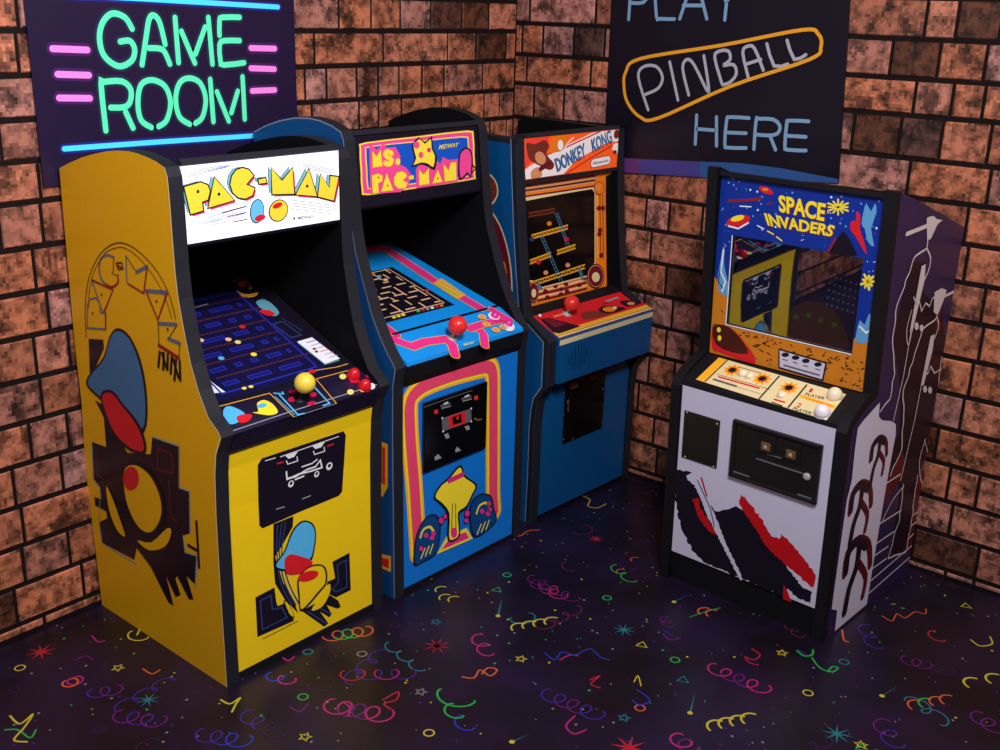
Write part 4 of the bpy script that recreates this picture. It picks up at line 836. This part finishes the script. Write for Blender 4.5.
    for u, v in [(785, 380), (825, 380), (795, 600), (810, 850), (790, 640)]: B.ell(u, v, 22, 24, 'maroon', 5)
    # plain girders and ladders on the black glass
    for a, c_ in [((110, 650), (470, 550)), ((95, 900), (300, 825)), ((365, 805), (545, 745)), ((110, 1120), (640, 945)), ((80, 430), (340, 385))]:
        m = 'brown' if a[1] == 430 else 'amber'; d = 38
        B.line([a, c_], .005, m, 6); B.line([(a[0], a[1]+d), (c_[0], c_[1]+d)], .005, m, 6); n_ = 10
        for i in range(n_):
            t = i/n_; t2 = (i+.5)/n_; p = lambda t, o: (a[0]+(c_[0]-a[0])*t, a[1]+(c_[1]-a[1])*t+o); B.line([p(t, 0), p(t2, d), p((i+1)/n_, 0)], .003, m, 6, cap=False)
    for a, c_ in [((340, 420), (460, 760)), ((190, 650), (390, 1110)), ((570, 980), (610, 1100)), ((160, 1130), (190, 1200))]:
        for o in (0, 28): B.line([(a[0]+o, a[1]), (c_[0]+o, c_[1])], .003, 'dull_teal', 6.6, cap=False)
        for i in range(1, 14): t = i/14; u = a[0]+(c_[0]-a[0])*t; v = a[1]+(c_[1]-a[1])*t; B.line([(u, v), (u+28, v-4)], .0025, 'dull_teal', 6.6, cap=False)
    for u, v, m in [(285, 535, 'orange'), (460, 690, 'crimson'), (175, 920, 'red'), (250, 1025, 'tan'), (470, 950, 'tan'), (110, 690, 'ink_blue')]: B.ell(u, v, 24, 22, m, 7.2)
    mb.build('bezel', root)
    # marquee
    mb = MB(); mb.box(T, W-T, .150, .19, 1.455, 1.618, 'marquee_orange'); M_ = Plane(mb, (0, .150, 0), (1, 0, 0), (0, 0, 1), F); M_.clip = (T+.002, W-T-.002, 1.457, 1.616); M_.at(480, 90, 5)
    M_.poly([(210, 250), (350, 225), (340, 260), (300, 300), (222, 400)], 'lit_red', 1); M_.poly([(222, 400), (320, 330), (560, 215), (712, 187), (720, 300), (700, 255), (640, 260), (480, 350), (405, 432), (232, 462)], 'lit_cream', 1.6)
    M_.line([(330, 325), (420, 290), (605, 205)], .006, 'crimson', 2.2); M_.line([(420, 425), (560, 335), (690, 260)], .006, 'red', 2.2)
    M_.text('DONKEY', [(385, 412), (532, 332), (520, 262), (368, 345)], 'lit_black', 3, .035); M_.text('DONKEY', [(388, 406), (530, 328), (520, 266), (372, 346)], 'lit_denim', 4, .012)
    M_.text('KONG', [(562, 315), (662, 262), (650, 196), (552, 248)], 'lit_black', 3, .035); M_.text('KONG', [(564, 310), (660, 259), (650, 200), (555, 250)], 'lit_denim', 4, .012)
    M_.line([(565, 366), (600, 358), (637, 350)], .040, 'print_black', 3); M_.line([(565, 366), (600, 358), (637, 350)], .035, 'lit_cream', 4.2); M_.text('Nintendo', [(562, 374), (640, 357), (640, 343), (562, 359)], 'print_black', 5.5, .01)
    M_.poly([(232, 265), (275, 270), (320, 250), (345, 280), (330, 320), (370, 370), (350, 400), (300, 380), (250, 350), (235, 310)], 'brown', 3, 3); M_.poly([(255, 405), (290, 385), (310, 420), (290, 442), (255, 440)], 'tan', 3.6, 3); M_.ell(300, 340, 26, 34, 'tan', 3.8, ang=-.4); M_.line([(300, 395), (350, 365)], .02, 'maroon', 3.6)
    M_.poly([(350, 310), (365, 240), (420, 228), (430, 260), (410, 300), (380, 310)], 'orange', 3.6, 3); M_.ell(400, 275, 14, 26, 'lit_cream', 4.4); M_.line([(420, 295), (440, 260), (465, 238)], .006, 'lit_cream', 4)
    M_.disc(681, 220, .020, 'brown', 4); M_.disc(706, 250, .013, 'brown', 4); M_.ell(680, 290, 20, 26, 'lit_cream', 4.2); M_.ell(700, 320, 16, 22, 'orange', 4.6); M_.ell(672, 310, 10, 10, 'brown', 4.8)
    mb.build('marquee', root)
    mb = MB(); mb.prism([(.150, 1.618), (.143, 1.622), (.152, 1.634), (.21, 1.628), (.21, 1.60)], T, W-T, 'edge_black', 'edge_black', 'edge_black'); mb.box(T, W-T, .146, .19, 1.440, 1.455, 'edge_black'); mb.build('marquee_frame', root)
mat('marquee_orange', (235, 90, 25), .4, .3, emit=.3, var=.02); mat('lit_red', (225, 60, 50), .4, .3, emit=.25, var=.02); mat('lit_cream', (225, 215, 215), .4, .3, emit=.25, var=.02)
mat('lit_denim', (60, 115, 170), .4, .3, emit=.2, var=.02); mat('lit_black', (30, 40, 60), .4)
cabinet_blue()

# ================================================================== white fronted cabinet on the right
def cabinet_white():
    W, T = .6945, .040
    root, F = empty('arcade_cabinet', -.7624, -1.4178, -1.6264)
    tag(root, 'white fronted arcade cabinet with a starry blue screen surround, against the right wall', 'arcade machine', group='arcade cabinets in the corner')
    prof = [(.008, 0), (-.004, .4), (-.020, .806), (-.008, .832), (.030, .858), (.080, .882), (.150, .905), (.128, 1.20), (.100, 1.592), (.120, 1.594), (.168, 1.578), (.261, 1.552), (.70, 1.415), (.738, 1.402), (.738, 0)]
    def side(x0, x1, art):
        mb = MB(); mb.prism(prof, x0, x1, 'side_purple' if not art else 'inner_black', 'side_purple' if art else 'inner_black', 'black')
        if art:
            S = Plane(mb, (W, 0, 0), (0, 1, 0), (0, 0, 1), F); S.n = Vector((1, 0, 0)); S.clip = (-.03, .735, .003, 1.6); S.at(0, 0, 1)
            S.line_st([(a+.017, b+(.0 if i < 8 else 0)) for i, (a, b) in enumerate(prof[:9])], .036, 'black', 1, cap=False)
            s = lambda *p, w=.006, m='bone', sm=3, L=4: S.line(ragged(p, 7, .8, len(p), False) if sm and len(p) > 4 else p, w, m, L, False, sm)
            S.poly([(912, 262), (926, 262), (922, 290), (930, 300), (940, 305), (946, 345), (940, 400), (938, 440), (925, 480), (915, 530), (900, 555), (890, 553), (900, 490), (893, 470), (880, 500), (884, 470), (900, 430), (900, 380), (893, 340), (902, 300)], 'violet_dark', 1)
            S.poly([(941, 372), (943, 430), (932, 480), (916, 545), (908, 552), (905, 545), (918, 480), (930, 430), (936, 390)], 'blood', 1.6); S.poly([(903, 450), (905, 470), (886, 500), (880, 502), (888, 478)], 'blood', 1.6); S.poly([(936, 300), (941, 310), (940, 330), (935, 335)], 'blood', 1.6)
            S.poly([(926, 218), (929, 216.5), (933, 215.8), (936, 219), (942, 220), (937, 224), (930, 239), (926.5, 240)], 'bone', 4)
            S.line([(906, 234), (926, 226)], .015, 'bone', 3.5)
            s((927, 240), (926, 248), (914, 257), (909, 272), (897, 303), (892, 337), (894, 374), (889, 399), (880, 411), w=.008); s((926, 248), (930, 258), (928, 270), (924, 279), w=.008)
            S.poly([(921, 266), (925, 264), (924, 280), (912, 330), (909, 332)], 'bone', 4); s((911, 328), (903, 375), (893, 420), w=.006, sm=0)
            s((913, 297), (916, 305), (918, 298), (921, 311), (925, 303), (929, 306), (932, 298), (936, 296), w=.006, sm=0); S.ell(916, 326, 2, 4, 'bone', 4); S.ell(921, 328, 2, 3.5, 'bone', 4); s((911, 310), (906, 330), (908, 345), (914, 318), w=.005)
            s((944, 296), (963, 287), w=.011, sm=0); S.poly([(934, 292), (941, 288), (946, 290), (943, 300), (937, 315), (933, 312)], 'bone', 4)
            s((936, 316), (934, 320), (923, 328), (917, 345), (912, 362), (903, 389), (903, 415), (901, 449), (890, 475), w=.008); s((936, 316), (938, 326), (934, 338), w=.007)
            S.poly([(930, 336), (934, 334), (932, 350), (923, 385), (920, 386)], 'bone', 4); s((921, 384), (914, 420), (900, 480), w=.006, sm=0)
            s((924, 368), (927, 374), (930, 366), (934, 373), (940, 369), (951, 361), w=.006, sm=0); S.ell(924.5, 389, 2, 3.5, 'bone', 4); S.ell(929.5, 390, 2, 3.5, 'bone', 4); s((941, 357), (938, 385), (942, 400), (939, 436), w=.007)
            s((925, 439), (919, 460), (921, 482), (929, 478), w=.006); s((924, 440), (927, 455), (921, 470), w=.004)
            s((903, 484), (899, 520), (889, 553), (888, 558), (905, 552), (911, 520), (917, 475), w=.007); s((903, 486), (892, 500), (882, 520), w=.006)
            S.at(800, 500, 5)
            for a, b in [((390, 122), (505, 50)), ((380, 217), (470, 155)), ((370, 278), (440, 230)), ((360, 342), (430, 292)), ((352, 403), (585, 203)), ((342, 466), (578, 258)), ((565, 75), (622, 28)), ((550, 132), (608, 85)), ((540, 192), (598, 140)), ((400, -65), (500, -130))]: S.line([a, b], .0065, 'bone', 3, cap=False)
            S.at(0, 0, 1)
            S.poly([(879, 402), (878, 416), (881, 420), (891, 421), (895, 424), (895, 434), (889, 466), (883, 500), (877, 536), (866, 604), (834, 631), (836.4, 610), (831, 609), (832, 600), (846, 500), (851, 480), (854, 450), (857, 428), (862, 421)], 'side_white', 5)
            # stand-in ink marks: an arch over a fork, no figure
            for cx, cy, k in ((878, 452, .95), (860, 502, 1.25), (857, 562, 1.5)):
                q = lambda *p: [(cx+a*k, cy+(b-a*.55)*k) for a, b in p]
                S.line(q((-9, 3), (-7, -10), (0, -15), (7, -8), (8, 6)), .026*k, 'blood', 6.5, smooth=3); S.line(q((-8, 2), (-6, -10), (0, -14), (5, -8)), .024*k, 'print_black', 7.5, smooth=3)
                S.line(q((1, -12), (-1, 2), (-6, 14), (-9, 28)), .028*k, 'print_black', 7.5, smooth=3); S.line(q((0, 0), (5, 12), (3, 24)), .022*k, 'blood', 7.5, smooth=3)
        mb.build('side_panel', root)
    side(0, T, False); side(W-T, W, True)
    mb = MB(); mb.box(T, W-T, .715, .733, .05, 1.38, 'inner_black'); mb.build('back_panel', root)
    mb = MB(); mb.prism([(.115, 1.565), (.115, 1.583), (.261, 1.543), (.730, 1.395), (.730, 1.378)], T, W-T, 'black', 'black', 'black'); mb.build('top_panel', root)
    # front panel
    mb = MB(); mb.prism([(.006, .125), (-.016, .812), (.004, .815), (.026, .125)], T, W-T, 'lilac_white', 'lilac_white', 'lilac_white'); mb.prism([(.03, 0), (.012, .125), (.03, .125), (.05, 0)], T, W-T, 'black', 'black', 'black')
    up = Vector((0, -.022, .687)).normalized(); P = Plane(mb, (0, .006, .125), (1, 0, 0), up, F); P.at(0, 0, 1)
    mb2 = P.mb
    P.rect(T, T+.008, 0, .687, 'black', .6)
    P.at(660, 450, 3.945)
    P.poly(ragged([(55, 75), (125, 88), (120, 110), (150, 165), (180, 190), (215, 240), (240, 240), (262, 235), (300, 220), (345, 250), (420, 350), (500, 460), (560, 540), (600, 560), (595, 605), (540, 580), (505, 545), (490, 580), (170, 440), (130, 400), (100, 340), (80, 290), (60, 200)]), 'print_black', 1)
    P.poly(ragged([(320, 172), (345, 200), (400, 270), (440, 340), (470, 350), (478, 330), (520, 370), (570, 430), (614, 490), (606, 550), (560, 505), (470, 430), (420, 380), (380, 310), (330, 240), (312, 205)]), 'red_print', 1.6)
    P.poly(ragged([(130, 192), (152, 188), (160, 230), (200, 290), (232, 340), (190, 318), (150, 260)], 8, 3), 'red_print', 2.2); P.poly([(488, 530), (505, 560), (520, 600), (486, 588)], 'red_print', 1.6)
    P.poly(ragged([(105, 100), (125, 90), (150, 105), (175, 150), (200, 215), (235, 300), (262, 370), (328, 508), (318, 515), (245, 370), (180, 240), (140, 140), (112, 120)], 8, 2.5), 'lilac_white', 3); P.line([(165, 110), (185, 180)], .007, 'red_print', 3.6); P.line([(150, 120), (200, 230), (215, 300)], .004, 'print_black', 3.8)
    P.poly([(175, 205), (195, 220), (215, 290), (190, 270)], 'lilac_white', 3.2)
    mb.build('front_panel', root)
    # hatch and coin door stand proud of the front
    def proud(name, quad, m, h, bevel=.006):
        a = P.px(*quad[0]); b = P.px(*quad[1]); x0_, x1_, t0, t1 = a[0], b[0], P.px(*quad[2])[1], a[1]
        mb = MB(); n_ = P.n
        lo = P.to3((x0_, min(t0, t1)), 0); hi = P.to3((x1_, max(t0, t1)), 0)
        vs = [P.to3(q, 0)+n_*d for d in (0, h) for q in ((x0_, min(t0, t1)), (x1_, min(t0, t1)), (x1_, max(t0, t1)), (x0_, max(t0, t1)))]
        mb.mesh(vs, [(0, 3, 2, 1), (4, 5, 6, 7), (0, 1, 5, 4), (1, 2, 6, 5), (2, 3, 7, 6), (3, 0, 4, 7)], m)
        return mb, x0_, x1_, min(t0, t1), max(t0, t1)
    P.at(650, 330, 5)
    mb, *_ = proud('panel_hatch', [(176, 400), (352, 462), (160, 632)], 'door_metal', .004)
    for u, v in [(338, 468), (320, 682), (178, 632), (188, 410)]: P.mb = mb; P.L = 0; c = P.px(u, v); mb.lathe(P.to3(c, 0)+P.n*.004, P.n, [(.004, 0), (.003, .002)], 'steel', 8)
    mb.build('panel_hatch', root)
    mb, x0_, x1_, t0, t1 = proud('coin_door', [(425, 440), (870, 592), (405, 725)], 'door_metal', .008)
    n_ = P.n
    def bx(a, b, c, d, h0, h1, m, mbx):
        vs = [P.to3(q, 0)+n_*k for k in (h0, h1) for q in ((a, c), (b, c), (b, d), (a, d))]; mbx.mesh(vs, [(0, 3, 2, 1), (4, 5, 6, 7), (0, 1, 5, 4), (1, 2, 6, 5), (2, 3, 7, 6), (3, 0, 4, 7)], m)
    w_, h_ = x1_-x0_, t1-t0
    for a, b, c, d in ((x0_, x1_, t1-.014, t1), (x0_, x1_, t0, t0+.014), (x0_, x0_+.014, t0, t1), (x1_-.014, x1_, t0, t1)): bx(a, b, c, d, .006, .016, 'door_metal', mb)
    dr = mb.build('coin_door', root, .005)
    for fx in (.40, .68):
        m2 = MB(); cx = x0_+w_*fx; cy = t0+h_*.74; bx(cx-.035, cx+.035, cy-.035, cy+.035, .007, .013, 'door_metal', m2); bx(cx-.018, cx+.018, cy-.022, cy+.008, .012, .017, 'bronze', m2); bx(cx-.006, cx+.006, cy-.014, cy-.002, .016, .019, 'steel', m2); m2.build('coin_slot', dr, .002)
    m2 = MB(); bx(x0_+w_*.3, x0_+w_*.82, t0+h_*.44, t0+h_*.46, .008, .013, 'mid_grey', m2); bx(x0_+w_*.42, x0_+w_*.58, t0+h_*.58, t0+h_*.595, .008, .013, 'mid_grey', m2); bx(x0_+w_*.06, x0_+w_*.25, t0+h_*.10, t0+h_*.12, .012, .018, 'mid_grey', m2); bx(x0_+w_*.8, x0_+w_*.95, t0+h_*.08, t0+h_*.10, .012, .018, 'mid_grey', m2); m2.build('door_rib', dr)
    m2 = MB(); m2.lathe(P.to3((x0_+w_*.87, t0+h_*.42), 0)+n_*.008, n_, [(.014, 0), (.014, .006), (.008, .009), (.004, .009)], 'steel', 16); m2.build('door_lock', dr)
    # control panel
    mb = MB(); mb.prism([(-.016, .812), (-.014, .829), (.148, .898), (.148, .88), (.01, .812)], T, W-T, 'black', 'black', 'black')
    ax = Vector((0, .162, .069)).normalized(); nn = Vector((0, -.069, .162)).normalized()
    C_ = Plane(mb, (0, -.014, .8294), (1, 0, 0), ax, F); C_.at(650, 330, 5)
    C_.poly([(230, 248), (345, 138), (980, 322), (882, 452)], 'cream', 1)
    C_.poly([(230, 248), (345, 138), (388, 152), (275, 260)], 'amber', 2); C_.line([(388, 152), (275, 260)], .005, 'print_black', 3, cap=False); C_.line([(648, 230), (545, 346)], .006, 'print_black', 3, cap=False); C_.line([(785, 275), (690, 390)], .006, 'print_black', 3, cap=False)
    C_.poly([(745, 335), (755, 322), (932, 380), (920, 394)], 'amber', 2); C_.line([(775, 340), (910, 382)], .004, 'orange', 3)
    def burst(u, v, r, d):
        c = C_.px(u, v)
        for m, k, L in (('amber', 1.0, 2), ('orange', .72, 2.8), ('print_black', .5, 3.6)): C_.st([(c[0]+r*k*(1 if i % 2 else .62)*math.cos(i*math.pi/9), c[1]+r*k*(1 if i % 2 else .62)*math.sin(i*math.pi/9)) for i in range(18)], m, L)
    burst(412, 202, .038, 0); burst(562, 245, .038, 0); burst(695, 290, .038, 0)
    C_.line([(345, 235), (545, 292)], .008, 'red', 2); C_.line([(320, 248), (430, 282)], .010, 'mid_grey', 2); C_.line([(430, 284), (560, 322)], .003, 'grey', 2); C_.line([(335, 222), (600, 298)], .0025, 'brown', 2); C_.line([(440, 185), (560, 218)], .003, 'brown', 2)
    C_.line([(622, 348), (672, 362)], .008, 'red', 2); C_.line([(610, 362), (660, 380)], .005, 'print_black', 2)
    C_.text('1', [(792, 310), (806, 314), (818, 296), (804, 292)], 'red', 2, .02); C_.text('PLAYER', [(772, 326), (868, 350), (876, 338), (782, 314)], 'print_black', 2, .015)
    C_.text('2', [(728, 384), (748, 390), (762, 370), (742, 364)], 'red', 2, .02); C_.text('PLAYER', [(712, 398), (805, 425), (812, 412), (722, 386)], 'print_black', 2, .015)
    mb.build('control_panel', root)
    for u, v, r, m in [(466, 218, .020, 'plastic_cream'), (500, 230, .018, 'plastic_cream'), (660, 325, .018, 'plastic_cream')]: button(root, C_.to3(C_.px(u, v+4), 0), nn, r*.95, m, .5)
    for u, v, m in [(925, 335, 'plastic_cream'), (862, 420, 'plastic_white')]: button(root, C_.to3(C_.px(u, v), 0), nn, .028, m, .75)
    # bezel: painted surround with an opening, glass, and a screen behind
    vb, zb0, vt, zt0 = .162, .898, .132, 1.575
    up = Vector((0, vt-vb, zt0-zb0)).normalized(); mb = MB()
    B = Plane(mb, (0, vb, zb0), (1, 0, 0), up, F); H = (Vector((0, vt, zt0))-Vector((0, vb, zb0))).length; B.clip = (T, W-T, 0, H)
    B.at(700, 160, 3.125); wn = [B.px(*p) for p in ((80, 511), (470, 608), (515, 308), (105, 235))]
    wx0 = (wn[0][0]+wn[3][0])/2; wx1 = (wn[1][0]+wn[2][0])/2; wz0 = (wn[0][1]+wn[1][1])/2; wz1 = (wn[2][1]+wn[3][1])/2
    hz = B.px(60, 440)[1]
    for a, b, c, d in ((T, W-T, wz1, H), (T, wx0, wz0, wz1), (wx1, W-T, wz0, wz1), (T, W-T, 0, wz0)): B.rect(a, b, c, d, 'space_blue', 0)
    # thickness of the surround behind the art
    for a, b, c, d in ((T, W-T, wz1, H), (T, wx0, wz0, wz1), (wx1, W-T, wz0, wz1), (T, W-T, 0, wz0)):
        vs = [B.to3(q, 0)-B.n*k for k in (.0008, .012) for q in ((a, c), (b, c), (b, d), (a, d))]; mb.mesh(vs, [(0, 1, 2, 3), (4, 7, 6, 5), (0, 4, 5, 1), (1, 5, 6, 2), (2, 6, 7, 3), (3, 7, 4, 0)], 'black')
    rk = [(T, 0), (W-T, 0), (W-T, wz0+.10), (W-T-.03, wz0+.085), (wx1, wz0+.055), (wx1, wz0), (wx0, wz0), (wx0, wz0+.10), (T+.02, wz0+.15), (T, wz0+.17)]
    B.st(rk, 'rock_orange', 1); rr = random.Random(4)
    for i in range(190):
        x_ = rr.uniform(T+.012, W-T-.012); y_ = rr.uniform(.012, wz0-.012) if i < 150 else rr.uniform(.01, wz0+.08)
        if not (i < 150 or x_ < wx0-.012 or x_ > wx1+.012 or y_ < wz0-.01): continue
        if i >= 150 and (wx0-.012 < x_ < wx1+.012): continue
        l_ = rr.uniform(.006, .02); a = rr.uniform(-.9, .9); B.st([(x_-l_*.5, y_-l_*a*.4), (x_, y_-.003), (x_+l_*.5, y_+l_*a*.4), (x_, y_+.004)], 'rock_dark', 2)
    for i in range(75):
        x_ = rr.uniform(T+.01, W-T-.01); y_ = rr.uniform(wz1+.01, H-.01); r = rr.choice([.0016, .0025, .004]); B.disc(0, 0, .001, 'white', 1) if 0 else B.st([(x_+r*math.cos(k), y_+r*math.sin(k)) for k in (0, 1.05, 2.1, 3.14, 4.2, 5.2)], rr.choice(['white', 'ice', 'teal']), 1)
    for i in range(14):
        x_ = rr.choice([rr.uniform(T+.01, wx0-.008), rr.uniform(wx1+.008, W-T-.01)]); y_ = rr.uniform(wz0+.2, wz1); r = .002; B.st([(x_-r, y_), (x_, y_-r), (x_+r, y_), (x_, y_+r)], 'white', 1)
    for d, m, L in (((3, 3), 'dark_red', 2), ((0, 0), 'letter_yellow', 3)):
        o = lambda *p: [(u+d[0], v+d[1]) for u, v in p]
        B.text('SPACE', o((248, 162), (388, 192), (395, 136), (245, 108)), m, L, .035); B.text('INVADERS', o((213, 205), (412, 240), (425, 205), (200, 165)), m, L, .035)
    for k in range(12):
        a = k*math.pi/6; B.line([(432+8*math.cos(a), 147+6*math.sin(a)), (432+(30+6*(k % 2))*math.cos(a), 147+(20+4*(k % 2))*math.sin(a))], .006, 'letter_yellow', 2)
    B.ell(120, 190, 38, 17, 'red', 2, ang=-.25); B.ell(118, 182, 22, 9, 'letter_yellow', 3, ang=-.25); B.line([(90, 206), (120, 214), (152, 196)], .006, 'white', 3); B.ell(207, 95, 24, 10, 'red', 2, ang=.4); B.ell(205, 92, 10, 5, 'orange', 3)
    B.line([(90, 128), (140, 126), (188, 122)], .009, 'dark_red', 2); B.line([(125, 144), (160, 146)], .004, 'white', 2); B.line([(210, 138), (225, 133)], .005, 'dark_red', 2)
    B.line([(212, 222), (230, 232)], .005, 'letter_yellow', 2); B.line([(240, 240), (256, 252)], .005, 'letter_yellow', 2); B.line([(180, 205), (200, 215)], .004, 'white', 2)
    # plain blue and red splashes, dark peak
    B.poly([(520, 135), (535, 160), (548, 135), (552, 165), (535, 215), (545, 270), (525, 255), (515, 215), (505, 200), (512, 160)], 'ice', 2, 2)
    B.poly([(490, 160), (502, 175), (500, 215), (512, 250), (522, 295), (505, 270), (488, 240), (470, 215), (475, 190), (488, 190)], 'red', 3, 2)
    B.poly([(402, 292), (420, 260), (438, 232), (450, 222), (470, 250), (492, 296), (470, 300)], 'print_black', 2); B.line([(402, 285), (425, 245)], .007, 'dark_red', 3)
    for k in range(9): a = k*.7; B.line([(525, 380), (525+(16 if k % 2 else 22)*math.cos(a), 380+(18 if k % 2 else 25)*math.sin(a))], .008, 'letter_yellow', 2)
    B.poly([(62, 330), (72, 275), (78, 280), (76, 330), (92, 400), (84, 425), (60, 410), (55, 370)], 'ice', 2, 2); B.line([(74, 280), (66, 350), (80, 380), (70, 410)], .006, 'white', 3); B.line([(64, 340), (58, 380), (72, 400)], .004, 'print_black', 3.4)
    B.poly([(488, 545), (500, 500), (515, 515), (530, 478), (545, 520), (540, 560), (515, 572), (490, 570)], 'ice', 2.5, 2); B.line([(500, 520), (520, 540), (535, 530)], .006, 'white', 3.5)
    B.poly([(40, 520), (75, 515), (110, 535), (145, 575), (172, 615), (168, 640), (120, 622), (60, 600), (38, 585)], 'red', 2.6, 2); B.poly([(40, 520), (75, 515), (108, 535), (140, 575), (150, 605), (100, 600), (50, 575)], 'print_red', 3.4, 2); B.ell(60, 530, 6, 8, 'letter_yellow', 4.4); B.ell(62, 556, 6, 9, 'letter_yellow', 4.4)
    # instruction card
    B.poly([(246, 588), (398, 632), (386, 692), (245, 650)], 'print_black', 3); B.poly([(250, 594), (392, 636), (382, 685), (250, 646)], 'lilac_white', 4)
    for u, v in [(268, 608), (300, 617), (332, 627), (370, 638)]: B.ell(u, v, 12, 7, 'print_black', 5); B.line([(u-8, v+14), (u+6, v+18)], .003, 'print_black', 5)
    B.line([(262, 640), (375, 672)], .006, 'mid_grey', 5, cap=False)
    B.line_st([(wx0, wz1), (wx0, wz0), (wx1, wz0)], .004, 'white', 5, cap=False)
    mb.build('screen_surround', root)
    mb = MB(); vs = [B.to3(q, 0)-B.n*.006 for q in ((wx0-.005, wz0-.005), (wx1+.005, wz0-.005), (wx1+.005, wz1+.005), (wx0-.005, wz1+.005))]; mb.face(vs, 'smoked_glass'); mb.face([p-B.n*.003 for p in reversed(vs)], 'smoked_glass'); mb.build('screen_glass', root)
    mb = MB(); mb.box(T, W-T, .30, .31, .86, 1.40, 'screen_navy'); I_ = Plane(mb, (0, .30, 0), (1, 0, 0), (0, 0, 1), F); I_.at(700, 160, 3.125)
    for j in range(5):
        for i in range(6): u, v = 405+i*16-j*3, 362+i*5+j*22; I_.line([(u, v), (u+7, v+2)], .008, 'dull_teal', 1, cap=False)
    I_.poly([(250, 560), (262, 500), (300, 455), (360, 440), (420, 470), (450, 530), (455, 600)], 'moon', 1, 3)
    for u, v in [(300, 490), (340, 485), (378, 500), (420, 515)]: I_.ell(u, v, 9, 8, 'dull_green', 2)
    for u, v in [(290, 520), (330, 530), (370, 550), (410, 560), (350, 570)]: I_.ell(u, v, 12, 5, 'screen_red', 2)
    mb.build('screen', root)
mat('violet_dark', (26, 14, 32), .4, .3); mat('side_white', (225, 220, 240), .4, .3, var=.02); mat('red_print', (190, 15, 25), .4); mat('print_red', (70, 25, 20), .4)
cabinet_white()
